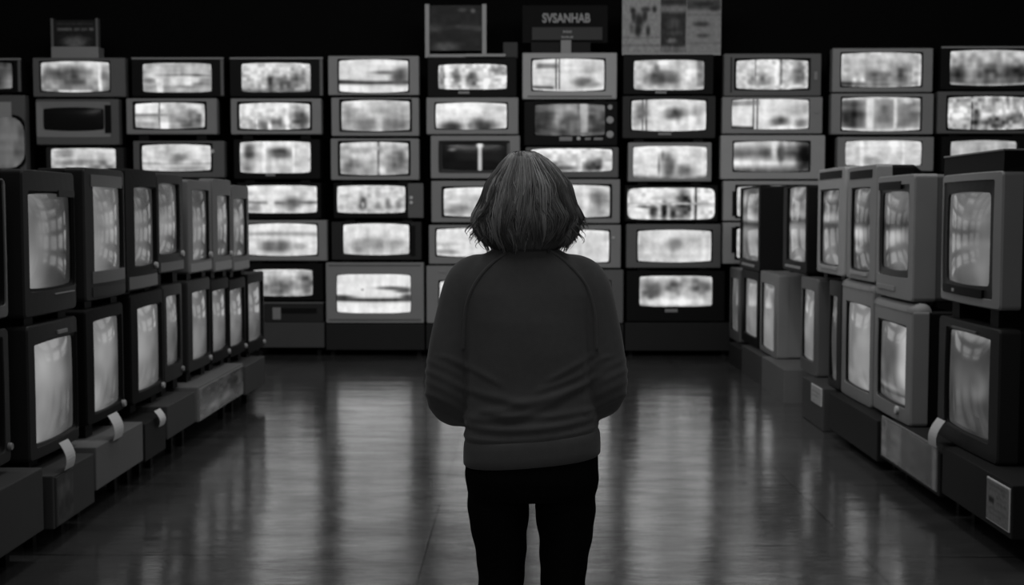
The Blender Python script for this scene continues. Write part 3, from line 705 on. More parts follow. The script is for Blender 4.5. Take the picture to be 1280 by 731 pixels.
row('L', 1, [
 (-75, 9, 218, 414, (-62, 4, 224, 390), 'D', 3, GL, 'grey set cut by left photo edge, top of left row', {}),
 (29, 94, 211, 399, (37, 92, 243, 361), 'X', 4, 'g.5,.42;b.12,.75,.25,.4,.62;b.28,.4,.12,.35,.62;b.05,.25,.2,.3,.5;h1.05,.7;n.05,4,4', 'nearest full set in left top row, charcoal with big dim screen', dict(bez='K', ex=[('button', .62, .94, .82, .87, XG), ('button', .5, .9, .13, .14, GR)])),
 (106, 156, 209, 378, (116, 153, 233, 341), 'X', 3, 'g.56,.5;b.5,.4,.2,.2,.74;b.15,.8,.3,.3,.6;n.06,4,5', 'second full set in left top row, curved dark front, grey lower panel', dict(bulge=.02, ex=[('panel', .12, .95, .03, .1, XG), ('panel', .12, .95, .13, .22, DG), ('panel', .12, .9, .86, .95, DG)])),
 (157, 196, 210, 366, (167, 195, 235, 332), 'K', 2, 'g.4,.4;b.3,.5,.4,.15,.62;b.25,.65,.3,.3,.52;n.05,4,5', 'third full set in left top row, black above a grey base strip', dict(ex=[('panel', .06, .97, .02, .12, DG), ('knob', .9, .19, .018, LG)])),
 (197, 229, 217, 343, (199, 223, 230, 317), 'X', 1, 'g.45,.42;b.4,.55,.4,.15,.7;b.2,.8,.2,.2,.55;b.7,.3,.15,.2,.6;n.08,4,5', 'fourth full set in left top row, bright middle band on screen', dict(ex=[('panel', .06, .97, .02, .11, DG), ('knob', .88, .18, .02, LG)])),
 (235, 264, 224, 343, (240, 261, 238, 325), 'D', 1, 'g.4,.4;b.4,.5,.5,.12,.62;b.3,.8,.4,.3,.5;n.06,4,5', 'fifth full set in left top row, grey with dial at screen corner', dict(ex=[('panel', .06, .97, .02, .11, GR), ('knob', .9, .18, .02, LG)])),
 (266, 289, 223, 341, (271, 287, 245, 319), 'D', 1, 'g.45,.42;b.4,.4,.5,.15,.66;n.06,4,5', 'next-to-last set of left top row, grey with shared lower strip', dict(ex=[('panel', .06, .97, .02, .11, GR), ('knob', .92, .18, .02, LG)])),
 (290, 311, 231, 340, (292, 308, 249, 320), 'D', 1, 'g.45,.4;b.4,.4,.5,.15,.64;n.06,4,5', 'last set of left top row, grey, in front of the back wall', dict(ex=[('panel', .06, .97, .02, .11, GR)])),
])
row('R', 0, [
 (1248, 1172, 412, 586, (1237, 1184, 425, 552), 'X', 3, 'g.3,.26;b.75,.5,.14,.13,.66;b.5,.45,.5,.2,.4;z.03,.05,.5;n.05,5,5', 'nearest set in right bottom row, black with small white tag', dict(bulge=.02, ex=[('button', .3, .7, .93, .95, DG)])),
 (1139, 1092, 388, 548, (1132, 1098, 410, 508), 'G', 3, 'g.46,.36;b.9,.45,.2,.5,.8;z.82,.03,.55;z.88,.02,.25;n.05,4,4', 'second set in right bottom row, grey rounded top, white dial', dict(ex=[('roll', .05), ('knob', .72, .1, .022, WH)])),
 (1090, 1052, 362, 512, (1087, 1058, 385, 490), 'G', 2, 'g.52,.5;b.7,.6,.3,.5,.66;z.85,.06,.58;n.05,4,4', 'third set in right bottom row, grey rounded top, bright lower screen', dict(ex=[('roll', .05)])),
 (1051, 1036, 352, 492, (1047, 1038, 372, 476), 'X', 1, 'g.36,.34;n.05,3,3', 'dark narrow-looking set squeezed between two grey sets, right bottom row', {}),
 (1022, 1001, 349, 476, (1018, 1003, 365, 452), 'D', 1, 'g.46,.5;b.6,.5,.4,.4,.6;n.05,4,4', 'grey set above the plinth with small white label, right bottom row', dict(back='X', d=.5)),
 (972, 950, 343, 458, (968, 952, 358, 440), 'G', 1, 'g.5,.52;b.6,.6,.3,.4,.64;n.05,4,4', 'set with broad light grey side, far half of right bottom row', dict(back='G', d=.5)),
 (948, 927, 340, 440, (946, 931, 352, 422), 'K', 1, 'g.5,.5;b.6,.5,.4,.4,.6;n.05,4,4', 'black set second from far end, right bottom row', {}),
 (925, 912, 337, 432, (923, 914, 350, 415), 'D', 1, 'g.42,.4;n.05,3,4', 'far-end set of right bottom row, nothing stacked on it', {}),
])
row('R', 1, [
 (1252, 1177, 213, 389, (1238, 1184, 241, 358), 'G', 15, 'g.5,.44;b.6,.55,.5,.06,.62;b.7,.3,.3,.05,.55;b.85,.7,.15,.3,.6;b.4,.45,.4,.1,.36;n.05,5,5', 'nearest set in right top row, grey with black hood on top', dict(bez='X', bulge=.03, ex=[('cap', .085), ('panel', .08, .78, .07, .13, BK), ('button', .3, .34, .085, .11, LG)])),
 (1142, 1096, 217, 378, (1134, 1102, 240, 338), 'G', 9, 'g.44,.36;r.0,1,.02,.25,.5;z.42,.08,.25;b.6,.6,.3,.12,.78;b.7,.85,.3,.2,.5;n.06,5,5', 'second set in right top row, grey with wide side and black bezel', dict(back='D', fd=.12, d=.5, ex=[('panel', .06, .7, .885, .95, BK), ('button', .1, .6, .06, .1, GR)])),
 (1095, 1059, 205, 358, (1088, 1065, 236, 338), 'G', 2, 'g.42,.34;b.4,.15,.3,.1,.6;z.4,.08,.25;b.4,.55,.35,.1,.82;b.4,.75,.25,.05,.72;n.06,5,5', 'third set in right top row, grey with dark top strip', dict(ex=[('panel', .12, .88, .89, .96, BK), ('button', .2, .8, .045, .075, LG)])),
 (1056, 1022, 208, 346, (1049, 1026, 238, 331), 'L', 2, 'g.3,.42;b.4,.12,.5,.06,.62;b.45,.38,.5,.08,.72;z.5,.05,.25;b.5,.75,.4,.25,.55;n.06,5,5', 'fourth set in right top row, pale grey with dark top strip', dict(ex=[('panel', .1, .9, .9, .97, BK), ('button', .2, .8, .045, .075, LG)])),
 (1009, 979, 231, 343, (1007, 985, 234, 327), 'K', 1, 'g.5,.5;b.4,.12,.3,.08,.72;b.4,.36,.45,.07,.72;z.45,.04,.25;b.5,.6,.5,.12,.7;b.6,.9,.3,.1,.66;n.08,5,6', 'black set second from far end of right top row, grey button strip', dict(back='K', d=.5, ex=[('button', .2, .8, .045, .075, LG)])),
 (950, 925, 232, 343, (948, 926, 236, 326), 'K', 1, 'g.46,.48;b.2,.15,.2,.1,.8;b.5,.42,.6,.08,.74;z.5,.04,.25;b.5,.62,.5,.1,.66;n.08,5,6', 'farthest set of right top row, black broad side facing viewer', dict(back='K', d=.6, ex=[('button', .2, .8, .045, .075, LG)])),
])

# ------------------------------------------------------------------ paper tags, labels and printed sheets
def tag_strip(label, u0, v0, u1, v1, X, side, wpx, group='paper price tags'):
    a = on_x(u0, v0, X); b = on_x(u1, v1, X)
    n = (1 if side == 'L' else -1)
    wy = abs(on_x(u0+wpx, v0, X).y - a.y)
    bm = bmesh.new(); K = 8
    L0 = []
    for k in range(K+1):
        t = k/K
        y = a.y + (b.y-a.y)*t; z = a.z + (b.z-a.z)*t
        x = X + n*.022*math.sin(PI*t*.9)
        L0.append([(x, y-wy/2, z), (x+n*.001, y+wy/2, z), (x+n*.0025, y+wy/2, z), (x+n*.0015, y-wy/2, z)])
    loft(bm, L0, True, True)
    t = obj('price_tag', bm, PAPER, None, False)
    tag(t, label, 'tag', group)
    return t
tag_strip('white paper tag hanging below nearest full left bottom set', 79, 551, 84, 585, PLX+.006, 'L', 11)
tag_strip('white paper tag on second full left bottom set', 140, 517, 145, 548, PLX+.006, 'L', 11)
tag_strip('small crumpled paper tag by third full left bottom set', 196, 512, 200, 532, PLX+.006, 'L', 7)
tg = tag_strip('white printed tag on nearest right bottom set', 1177, 524, 1168, 557, PRX-.012, 'R', 10)

def side_sheet(name, label, cat, side, pn, pf, tn, bn, spec, seed, m, thick=.006, W=40, H=28, border=False):
    X = PLX if side == 'L' else PRX
    s = 1 if side == 'L' else -1
    a = on_x(pn, tn, X); b = on_x(pf, tn, X); z0 = on_x(pn, bn, X).z
    yc = (a.y+b.y)/2; w = abs(b.y-a.y); h = a.z-z0
    t = thing(name, label, cat, (X, yc, z0), PI/2 if side == 'L' else -PI/2)
    obj('backing', box(-w/2, w/2, -thick, 0, 0, h, .002), m, t)
    picture_sheet('print', -w/2+.006, w/2-.006, .006, h-.006, -thick-.0015, spec, seed, t, PRINTG if cat == 'poster' else PRINT, W, H)
    return t
side_sheet('glossy_panel', 'glossy picture panel hung on a right row plinth', 'poster', 'R', 1173, 1103, 558, 616,
    'g.3,.26;r.0,.1,0,1,.5;b.3,.5,.14,.6,.46;b.45,.5,.06,.6,.1;b.7,.5,.18,.5,.2;r.84,.93,.05,.95,.06;r.94,1,0,1,.5;b.05,.15,.03,.1,.05;n.1,7,5', 61, GR)
side_sheet('notice', 'white printed notice stuck on the lower right black plinth', 'notice', 'R', 1264, 1235, 611, 667,
    'g.5,.5;r.1,.9,.08,.12,.35;r.1,.9,.2,.23,.38;r.1,.35,.42,.55,.12;r.45,.9,.35,.38,.36;r.45,.9,.48,.51,.36;r.1,.9,.68,.71,.38;r.1,.7,.8,.83,.38;n.05,20,20', 62, PAPER)
side_sheet('label_card', 'small white label card on a dark right row plinth', 'label', 'R', 1028, 1015, 486, 509,
    'g.72,.7;r.1,.9,.3,.36,.5;r.1,.7,.55,.6,.5;n.05,8,8', 63, PAPER)
side_sheet('shiny_sheet', 'shiny printed sheet covering a left row plinth front', 'poster', 'L', 248, 303, 486, 527,
    'g.42,.36;b.2,.3,.2,.3,.3;b.3,.75,.12,.15,.62;b.55,.7,.14,.15,.6;b.75,.4,.1,.3,.28;n.14,10,7', 64, GR)
side_sheet('faded_print', 'faded print on plinth nearest the lower left corner set', 'notice', 'L', 68, 90, 597, 660,
    'g.28,.26;b.45,.3,.4,.15,.36;b.5,.7,.4,.2,.2;n.05,6,8', 65, CARD)

# ------------------------------------------------------------------ the woman
PX, PY = 0.004, 3.2
def zpx(y): return on_y(657, y, PY).z
def ell(cx, cy, z, hw, hb, hf, n=40, pw=2.3, tilt=0.0):
    out = []
    for i in range(n):
        a = 2*PI*i/n
        c, s = math.cos(a), math.sin(a)
        k = (abs(c)**pw + abs(s)**pw)**(-1/pw)
        x = cx + hw*k*c; y = cy + (hf if s > 0 else hb)*k*s
        out.append((x, y, z + tilt*(x-cx)))
    return out
def interp(tab, z):
    for a, b in zip(tab, tab[1:]):
        if (a[0]-z)*(b[0]-z) <= 0:
            t = (z-a[0])/(b[0]-a[0]) if b[0] != a[0] else 0
            t = t
            return [p + (q-p)*t for p, q in zip(a, b)]
    return tab[0] if abs(z-tab[0][0]) < abs(z-tab[-1][0]) else tab[-1]
def spl(pts, n):
    """Catmull-Rom through points (any dimension)"""
    P = [np.array(p, float) for p in pts]
    P = [2*P[0]-P[1]] + P + [2*P[-1]-P[-2]]
    out = []
    for i in range(1, len(P)-2):
        for k in range(n):
            t = k/n
            out.append(.5*((2*P[i]) + (-P[i-1]+P[i+1])*t + (2*P[i-1]-5*P[i]+4*P[i+1]-P[i+2])*t*t + (-P[i-1]+3*P[i]-3*P[i+1]+P[i+2])*t**3))
    out.append(P[-2])
    return out
def limb(bm, pts, n=6, seg=20):
    """pts: (x,y,z,r)"""
    S = spl(pts, n)
    tube(bm, [tuple(s[:3]) for s in S], [float(s[3]) for s in S], seg)
def remeshed(name, bm, voxel, m, parent, smooth_it=4, fac=.5):
    me = bpy.data.meshes.new(name); bmesh.ops.recalc_face_normals(bm, faces=bm.faces); bm.to_mesh(me); bm.free()
    o = bpy.data.objects.new(name, me); C.objects.link(o)
    r = o.modifiers.new('r', 'REMESH'); r.mode = 'VOXEL'; r.voxel_size = voxel; r.use_smooth_shade = True
    if smooth_it:
        s = o.modifiers.new('s', 'SMOOTH'); s.factor = fac; s.iterations = smooth_it
    dg = bpy.context.evaluated_depsgraph_get(); dg.update()
    me2 = bpy.data.meshes.new_from_object(o.evaluated_get(dg))
    bpy.data.objects.remove(o); bpy.data.meshes.remove(me)
    me2.name = name
    for p in me2.polygons: p.use_smooth = True
    me2.materials.clear(); me2.materials.append(m)
    o = bpy.data.objects.new(name, me2); C.objects.link(o)
    if parent: o.parent = parent
    return o

SKIN = mat('skin', .35, .5, var=.1)
TROU = mat('black trousers', .0045, .85, .15, bump=.3, bscale=300)
SHOE = mat('dark shoes', .02, .4)
def sweater_mat():
    m = mat('charcoal sweatshirt', .125, .9, .2, bump=.35, bscale=700, var=.12, vscale=60)
    b = m.node_tree.nodes['Principled BSDF']
    b.inputs['Sheen Weight'].default_value = .35; b.inputs['Sheen Roughness'].default_value = .5
    return m
SWEAT = sweater_mat()

HX = .016   # hips sit slightly right of the head
# arm joints (relative to the figure's base)
ARM = {-1: [(-.150, -.005, 1.262, .060), (-.176, -.008, 1.165, .056), (-.196, -.012, 1.06, .053), (-.197, -.010, .995, .052),
            (-.178, .035, .955, .050), (-.130, .11, .945, .044), (-.075, .19, .955, .036), (-.045, .235, .962, .030)],
       1: [(.156, -.005, 1.262, .060), (.180, -.008, 1.165, .056), (.199, -.012, 1.07, .053), (.200, -.008, 1.01, .052),
           (.180, .035, .975, .050), (.132, .11, .965, .044), (.08, .19, .97, .036), (.045, .235, .975, .030)]}
# ---- body (skin), one continuous surface
bm = bmesh.new()
T = [(1.345, .055, .055, .05, .0), (1.315, .12, .07, .055, 0), (1.27, .155, .085, .075, 0), (1.18, .150, .095, .10, .0), (1.05, .138, .09, .10, .008),
     (.95, .142, .095, .10, .014), (.86, .145, .095, .09, .016), (.80, .14, .09, .08, .016), (.765, .11, .07, .06, .016)]
loft(bm, [ell(t[4], 0, t[0], t[1], t[2], t[3]) for t in T], True, True)
limb(bm, [(0, -.02, 1.30, .058), (0, -.012, 1.36, .055), (0.001, .0, 1.43, .056)])
for s in (-1, 1):
    limb(bm, [(p[0], p[1], p[2], p[3]*.82) for p in ARM[s]])
    lx = HX + s*.081
    limb(bm, [(HX+s*.075, 0, .80, .060), (lx, 0, .70, .058), (lx, .0, .6, .052), (lx, .0, .5, .045), (lx, .0, .45, .044), (lx, -.012, .33, .043), (lx, -.008, .2, .038), (lx, 0, .09, .034)])
    limb(bm, [(lx, -.05, .045, .034), (lx, .0, .05, .036), (lx+s*.008, .08, .04, .034), (lx+s*.012, .15, .028, .026)])
    # hands clasped in front of the belly
    w = ARM[s][-1]; hc = Vector((s*.012, .262, .965 if s < 0 else .985))
    limb(bm, [(w[0], w[1], w[2], .027), ((w[0]+hc.x)/2, .252, (w[2]+hc.z)/2, .030), (hc.x, hc.y, hc.z, .027)], seg=14)
    for k in range(4):
        zz = hc.z + .030 - .019*k
        ln = (.9, 1.0, .96, .78)[k]
        yb = .268 + (.012 if s > 0 else -.006)
        limb(bm, [(s*.010, yb, zz, .0095), (-s*.022*ln, yb+.012, zz-.003, .009), (-s*.048*ln, yb+.004, zz-.008, .0085), (-s*.060*ln, yb-.014, zz-.012, .0075)], n=4, seg=10)
    limb(bm, [(s*.03, .262, hc.z+.022, .011), (s*.012, .275, hc.z+.042, .0105), (-s*.012, .282, hc.z+.048, .009)], n=4, seg=10)
# head with face
hz, hy = 1.475, .005
n1, n2 = 32, 24
loops = []
for j in range(1, n2):
    ph = -PI/2 + PI*j/n2
    zz = hz + .108*math.sin(ph)
    rr = math.cos(ph)**.78
    low = max(0.0, -math.sin(ph))
    wx = .074*rr*(1-.22*low); wf = .095*rr*(1-.05*low); wb = .098*rr*(1-.25*low)
    loops.append(ell(0, hy + .012*low, zz, wx, wb, wf, n1, 2.1))
loft(bm, loops, True, True)
def ff(z, dx=0.0):
    q = max(-1, min(1, (z-hz)/.108)); lw = max(0.0, -q)
    r_ = (1-q*q)**.39
    k = max(0.0, 1 - (abs(dx)/(.074*r_*(1-.22*lw)))**2.1)**(1/2.1)
    return hy + .012*lw + .095*r_*(1-.05*lw)*k
limb(bm, [(0, ff(1.49)-.006, 1.490, .007), (0, ff(1.47)+.001, 1.470, .009), (0, ff(1.452)+.007, 1.452, .012), (0, ff(1.442)-.008, 1.442, .010)], n=3, seg=10)
for s in (-1, 1):
    limb(bm, [(s*x, ff(z, x)-.004, z, r) for x, z, r in ((.016, 1.497, .006), (.032, 1.501, .0075), (.048, 1.495, .006))], n=3, seg=8)   # brow
    limb(bm, [(s*.076, -.002, 1.497, .008), (s*.083, -.012, 1.485, .012), (s*.081, -.006, 1.462, .010), (s*.074, .002, 1.445, .006)], n=3, seg=8)  # ear
for z, r in ((1.4185, .0065), (1.4085, .0075)):
    limb(bm, [(x, ff(z, x)-.002, z, r*(1-.5*abs(x)/.024)) for x in (-.024, -.012, 0, .012, .024)], n=4, seg=8)
person = remeshed('person', bm, .0055, SKIN, None, 3, .4)
person.location = (PX, PY, 0)
tag(person, 'woman seen from behind in dark sweatshirt and black trousers facing the wall of screens', 'person')

for s in (-1, 1):
    for nm, yo, rr_, mm in (('eye', -.0112, .0115, mat('eye white', .55, .2)), ('iris', -.0036, .0048, mat('dark iris', .02, .2))):
        bm = bmesh.new(); bmesh.ops.create_uvsphere(bm, u_segments=16, v_segments=10, radius=rr_)
        bmesh.ops.translate(bm, verts=bm.verts, vec=(s*.032, ff(1.48, .032)+yo, 1.48))
        if nm == 'eye': ey = obj('eye', bm, mm, person, True)
        else: obj('iris', bm, mm, ey, True)

bm = bmesh.new()
for z, r in ((1.4190, .0052), (1.4100, .0060)):
    limb(bm, [(x, ff(z, x)-.0005, z + .002*abs(x)/.024, r*(1-.6*abs(x)/.024)) for x in (-.024, -.012, 0, .012, .024)], n=4, seg=10)
obj('lips', bm, mat('lips', .16, .45), person, True)

# ---- sweatshirt
ST = [  # z, half width, back, front, centre x
 (1.362, .074, .072, .055, 0), (1.352, .092, .078, .06, 0), (1.338, .118, .084, .065, .0), (1.318, .150, .09, .075, .0),
 (1.29, .172, .096, .085, .001), (1.25, .176, .104, .10, .002), (1.18, .166, .112, .12, .003), (1.10, .160, .114, .128, .006), (1.03, .158, .112, .13, .008),
 (.97, .161, .114, .132, .012), (.92, .167, .120, .132, .015), (.885, .170, .124, .13, .016), (.845, .170, .124, .125, .016)]
bm = bmesh.new()
loops = []
Zs = [ST[0][0] + (ST[-1][0]-ST[0][0])*i/60 for i in range(61)]
for z in Zs:
    q = interp(ST, z)
    tl = .087*max(0, min(1, (1.0-z)/.15))
    loops.append(ell(q[4], 0, z, q[1], q[2], q[3], 56, 2.35, tl))
loft(bm, loops, True, True)
for s in (-1, 1):
    A = ARM[s]
    pts = [(p[0], p[1], p[2], p[3]) for p in A[:-1]]
    pts[0] = (pts[0][0]*.94, pts[0][1], pts[0][2]+.012, .058)
    pts.insert(0, (s*.09, -.005, 1.30, .05))
    e = pts[-1]; pts.append((e[0]-s*.012, e[1]+.02, e[2]+.002, .036))
    limb(bm, pts, 8, 28)
sw = remeshed('sweatshirt', bm, .006, SWEAT, person, 3, .5)
# cloth folds pushed out of / into the surface
me = sw.data
rngf = random.Random(3)
folds = []   # (x0,z0, slope, curve, width, amp, xlo, xhi)
for (x0, z0, sl, cv, wd, am, xl, xh) in (
    (-.10, .945, .10, .9, .010, .0065, -.17, .10), (-.02, .975, .20, .6, .009, .0055, -.12, .17), (.06, 1.005, .28, .5, .009, .005, -.05, .19),
    (.02, .925, .08, .5, .010, .0065, -.17, .19), (.10, 1.04, .35, .3, .008, .004, .02, .18), (-.08, 1.00, -.18, .4, .009, .004, -.17, .0),
    (.05, .955, .05, .4, .009, .005, -.08, .18), (-.03, .898, .07, .2, .008, .0045, -.17, .19), (.12, 1.075, .5, 0, .008, .0035, .05, .18), (-.12, 1.06, -.45, 0, .008, .003, -.18, -.06)):
    folds.append((x0, z0, sl, cv, wd, am, xl, xh))
nv = [v.normal.copy() for v in me.vertices]
def sstep(a, b, x):
    t = max(0, min(1, (x-a)/(b-a))); return t*t*(3-2*t)
for v, n in zip(me.vertices, nv):
    x, y, z = v.co
    dsp = 0.0
    if z < 1.12 and abs(x) < .2:
        for (x0, z0, sl, cv, wd, am, xl, xh) in folds:
            q = (z - (z0 + sl*(x-x0) + cv*(x-x0)**2))/wd
            mk = sstep(xl-.02, xl+.03, x)*(1-sstep(xh-.03, xh+.02, x))
            dsp += am*mk*(math.exp(-q*q) - .6*math.exp(-(q+1.7)**2))
    if abs(x) > .14 and z < 1.1:      # sleeve creases round the elbow
        for k in range(6):
            q = (z - (.94 + .028*k + .5*(abs(x)-.2) - .25*y))/.007
            dsp += .0032*math.exp(-q*q)*(1 if k % 2 else .6)
    dsp += .0015*math.sin(31*x+7*z)*math.sin(23*z-9*x+4*y)
    v.co += n*dsp
me.update()
# waistband and cuffs
bm = bmesh.new()
wl = []
for z, k in ((.893, .97), (.888, .988), (.874, .998), (.852, 1.002), (.834, 1.000), (.829, .975)):
    q = interp(ST, max(z, .846))
    L = ell(q[4], 0, z, q[1]*k+.002, q[2]*k+.002, q[3]*k+.002, 160, 2.35, .087)
    wl.append([(x*(1+.004*(i % 2)) , y*(1+.006*(i % 2)), zz) for i, (x, y, zz) in enumerate(L)])
loft(bm, wl, True, True)
obj('waistband', bm, SWEAT, sw, True)
for s in (-1, 1):
    e = ARM[s][-2]; f = ARM[s][-1]
    bm = bmesh.new()
    limb(bm, [(e[0], e[1], e[2], .040), ((e[0]*.6+f[0]*.4), (e[1]*.6+f[1]*.4), e[2]*.6+f[2]*.4, .041), (f[0]*.8+e[0]*.2, f[1]*.8+e[1]*.2, f[2]*.8+e[2]*.2, .037)], 6, 24)
    obj('cuff', bm, SWEAT, sw, True)
# raglan seams laid on the surface
bvh = BVHTree.FromPolygons([v.co.copy() for v in me.vertices], [tuple(p.vertices) for p in me.polygons])
def onback(x, z):
    h = bvh.ray_cast(Vector((x, -1, z)), Vector((0, 1, 0)))
    return h[0] if h[0] else None
def xz(u, v):
    p = on_y(u, v, PY-.1); return p.x - PX, p.z
for s, pp in ((-1, [(633, 316), (617, 328), (602, 343), (590, 362), (582, 385), (579, 410), (578, 440)]), (1, [(688, 314), (704, 325), (721, 341), (735, 360), (743, 385), (746, 412), (747, 440)])):
    S = spl([xz(*p) for p in pp], 8)
    P = [onback(q[0], q[1]) for q in S]; P = [p + Vector((0, -.0005, 0)) for p in P if p]
    for a in range(len(P)): pass
    bm = bmesh.new(); tube(bm, P, .0046, 8)
    obj('raglan_seam', bm, SWEAT, sw, True)
# neck ribbing
bm = bmesh.new()
NL = []
for k in range(17):
    pass
ring = ell(0, -.006, 1.362, .076, .07, .056, 48, 2.2)
R2 = []
for dr, dz in ((-.004, -.01), (.004, -.008), (.006, .0), (.002, .012), (-.004, .013), (-.006, .0)):
    R2.append([(x*(1+dr/.07), y*(1+dr/.07), z+dz) for x, y, z in ring])
R2.append(R2[0])
loft(bm, R2)
obj('neckband', bm, SWEAT, sw, True)

# ---- trousers
bm = bmesh.new()
TT = [(.90, .162, .112, .11, HX), (.84, .167, .118, .115, HX), (.79, .168, .120, .11, HX), (.755, .166, .112, .10, HX), (.735, .162, .10, .09, HX)]
Zs = [TT[0][0] + (TT[-1][0]-TT[0][0])*i/16 for i in range(17)]
loft(bm, [ell(HX, 0, z, *interp(TT, z)[1:4], 48, 2.4) for z in Zs], True, True)
for s in (-1, 1):
    xs = lambda u, v: on_y(u, v, PY).x - PX
    if s < 0: c = [(.74, -.069, .079), (.69, -.067, .0775), (.62, -.064, .068), (.52, -.061, .0585)]
    else: c = [(.74, .102, .077), (.69, .101, .0765), (.62, .100, .067), (.52, .096, .0575)]
    lx = HX + s*.08
    pts = [(c[0][1], 0, .79, .080)] + [(q[1], .0, q[0], q[2]) for q in c] + [(lx, .0, .45, .060), (lx, -.010, .33, .060), (lx, -.006, .2, .054), (lx, 0, .08, .056)]
    limb(bm, pts, 8, 28)
tr = remeshed('trousers', bm, .0038, TROU, person, 3, .5)
for v in tr.data.vertices:
    x, y, z = v.co
    if z < .80: v.co.x += .0022*math.sin(z*61 + (1 if x > HX else 3))*math.sin(z*23)
# ---- shoes
for s in (-1, 1):
    lx = HX + s*.081
    bm = bmesh.new()
    K = 12; L = []
    for k in range(K+1):
        t = k/K; y = -.085 + .27*t
        wd = .036 + .012*math.sin(PI*min(1, t*1.1)) ; wd *= (1 - max(0, t-.85)*3.5)
        ht = .085*(1-t)**1.2 + .035 if t > .25 else .10
        ht *= (1 - max(0, t-.88)*3)
        L.append([(lx + s*.012*t + wd*math.cos(a), y, max(0.002, ht*.5 + ht*.5*math.sin(a))) for a in [2*PI*i/16 for i in range(16)]])
    loft(bm, L, True, True)
    sh = obj('shoe', bm, SHOE, person, True)
    obj('sole', box(lx-.046, lx+.05, -.085, .17, 0.0, .014, .006), BK, sh)

# ---- hair
HT = []   # z, half width, centre x, back depth, front depth, centre y
prof = [(189, 642, 668), (193, 636, 676), (200, 630, 686), (211, 623, 696), (221, 615.5, 704), (231, 610, 710), (242, 607, 712.5), (252, 603, 716), (262, 597, 721), (272, 592, 726.5), (283, 591, 725), (293, 595, 720), (303, 603, 712), (311, 612, 703)]
back = [.03, .06, .075, .09, .102, .110, .115, .118, .120, .120, .116, .108, .098, .088]
front = [.03, .06, .075, .09, .098, .100, .085, .055, .04, .035, .035, .035, .03, .025]
for (v, a, b), db, df in zip(prof, back, front):
    pa = on_y(a, v, PY-.02); pb = on_y(b, v, PY-.02)
    HT.append((pa.z, (pb.x-pa.x)/2 - (.0 if v < 275 else .006), (pa.x+pb.x)/2 - PX, db, df))
def hair_at(z):
    return interp(HT, z)
bm = bmesh.new()
zt, zl = HT[0][0], HT[-1][0]
N = 40
loops = []
for i in range(N+1):
    z = zt + (zl-zt)*i/N
    q = hair_at(z)
    L = ell(q[2], -.008, z, q[1]*.985, q[3]*.985, q[4], 72, 2.15)
    loops.append([(x + .003*math.sin(j*1.7+z*40), y + .003*math.cos(j*2.1+z*33), zz) for j, (x, y, zz) in enumerate(L)])
rows = loft(bm, loops, True, True)
base_vals = {}
for v in bm.verts: v.index = -1
bm.verts.index_update()
vals = [0.12]*len(bm.verts)
rh = random.Random(11)
def hp(theta, z, off):
    q = hair_at(z)
    c, s = math.cos(theta), math.sin(theta)
    k = (abs(c)**2.15 + abs(s)**2.15)**(-1/2.15)
    return Vector((q[2] + (q[1]+off)*k*c, -.008 + ((q[4] if s > 0 else q[3])+off)*k*s, z))
for ci in range(120):
    cth = -PI - .35 + (PI + .7)*((ci*0.618034) % 1.0)      # the back half and the sides
    ph1 = rh.uniform(0, 2*PI); am = rh.uniform(.02, .16); drift = rh.gauss(0, .10)
    top = rh.uniform(0, 1)**1.4
    zs0 = zt - .003 - top*.075
    zend0 = zl + rh.uniform(-.005, .032) if rh.random() < .72 else rh.uniform(zl+.03, 1.47)
    coff = rh.uniform(-.004, .008)
    side = abs(math.cos(cth))
    flip = rh.uniform(0, .014)*(side**2) + (rh.uniform(0, .007) if rh.random() < .3 else 0)
    wob = rh.uniform(.0, .010); cg = rh.choice((.12, .17, .23, .30, .38, .46))
    for si in range(14):
        u = rh.gauss(0, .075); r0 = rh.uniform(.0009, .0021); dz = rh.uniform(-.008, .008); ro = rh.uniform(-.002, .0025)
        P = []; R = []; K = 13
        for k in range(K+1):
            t = k/K
            z = zs0 + (zend0 + dz - zs0)*t
            a = cth + am*math.sin(ph1 + t*5.2)*t + .045*math.sin(ph1*3 + t*12)*t*t + drift*t + u*(1 - .72*t*t)
            p = hp(a, min(max(z, zl), zt), ro + coff*math.sin(PI*min(1, t*1.2)) + wob*math.sin(ph1*2+t*7)*t)
            if z < zl: p.z = z
            fl = flip*max(0, (t-.78)/.22)**2
            p.x += math.cos(a)*fl; p.y += math.sin(a)*fl*.6
            P.append(p); R.append(r0*(1-.8*t**3)*(.5+.5*min(1, t*6)))
        n0 = len(bm.verts)
        tube(bm, P, R, 4)
        vals += [cg*rh.uniform(.75, 1.3)]*(len(bm.verts)-n0)
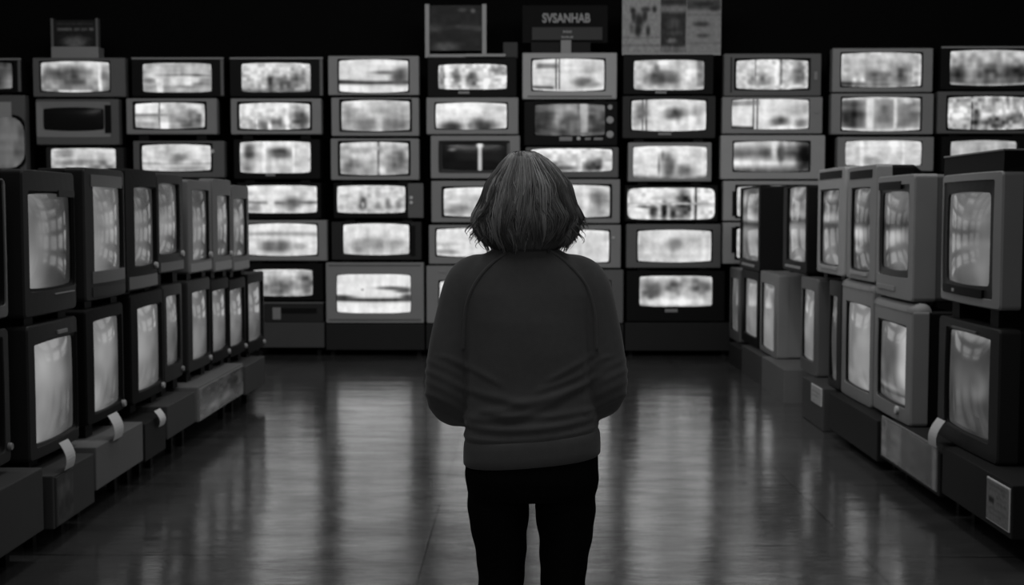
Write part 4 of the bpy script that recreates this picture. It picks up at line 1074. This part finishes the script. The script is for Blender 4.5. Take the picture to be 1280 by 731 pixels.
# flipped wisps at the jaw and loose hairs at the tips
for s in (-1, 1):
    for i in range(34):
        z0 = rh.uniform(1.385, 1.44); th = (PI if s < 0 else 0) + rh.uniform(-.75, .25)*(1 if s > 0 else -1)*1
        th = (rh.uniform(-.7, .2) if s > 0 else PI - rh.uniform(-.7, .2))
        p0 = hp(th, z0, 0)
        cu = rh.uniform(.010, .024); P = []; R = []
        r0 = rh.uniform(.0008, .0020); inw = rh.uniform(-.6, 1.0)
        for k in range(9):
            t = k/8
            P.append(p0 + Vector((s*cu*(math.sin(t*2.2))*(1 if inw > 0 else .4) - s*.02*t*t*(inw < 0), rh.uniform(-.001, .001), -cu*2.0*t + cu*.7*t*t*(inw > 0))))
            R.append(r0*(1-.8*t))
        n0 = len(bm.verts); tube(bm, P, R, 5); vals += [rh.uniform(.1, .3)]*(len(bm.verts)-n0)
for i in range(70):      # fly-aways on the crown
    th = rh.uniform(-PI, 0); z0 = rh.uniform(1.50, 1.59)
    p0 = hp(th, z0, 0); d = Vector((math.cos(th)*.5, math.sin(th)*.3, .25)); P = []; R = []
    ln = rh.uniform(.02, .05)
    for k in range(7):
        t = k/6
        q = hp(th + .12*t, z0 - ln*1.6*t, .002 + .006*math.sin(PI*t)*rh.uniform(.8, 1.2))
        P.append(q); R.append(.0005)
    n0 = len(bm.verts); tube(bm, P, R, 4); vals += [.25]*(len(bm.verts)-n0)
hair = obj('hair', bm, None or attr_mat('grey blond hair', True, .42, .5), person, True)
set_pix(hair.data, np.array(vals))

# ------------------------------------------------------------------ lights
def area(name, loc, rot, sx, sy, power):
    l = bpy.data.lights.new(name, 'AREA'); l.shape = 'RECTANGLE'; l.size = sx; l.size_y = sy; l.energy = power
    o = bpy.data.objects.new(name, l); C.objects.link(o); o.location = loc; o.rotation_euler = rot
    return o
for i, (y, pw) in enumerate(((2.2, 13), (5.4, 10), (8.6, 12))):
    for x in (-1.15, 1.15):
        area('ceiling_tube_light', (x, y, 4.24), (0, 0, 0), .14, 2.4, pw)
area('front_fill_light', (0, -2.6, 2.6), (PI/2, 0, 0), 7.0, 2.6, 22)  # unseen fill added behind the camera to brighten the casing fronts
area('display_wall_fill', (0, 6.2, 5.5), (math.radians(60), 0, 0), 12.0, 2.4, 270)  # added overhead fill that lifts the back wall casings, not a shop fixture

w = bpy.data.worlds.new('world'); bpy.context.scene.world = w; w.use_nodes = True
w.node_tree.nodes['Background'].inputs[0].default_value = (0, 0, 0, 1)
w.node_tree.nodes['Background'].inputs[1].default_value = 0.0
sc = bpy.context.scene
sc.view_settings.view_transform = 'Standard'
sc.view_settings.look = 'None'
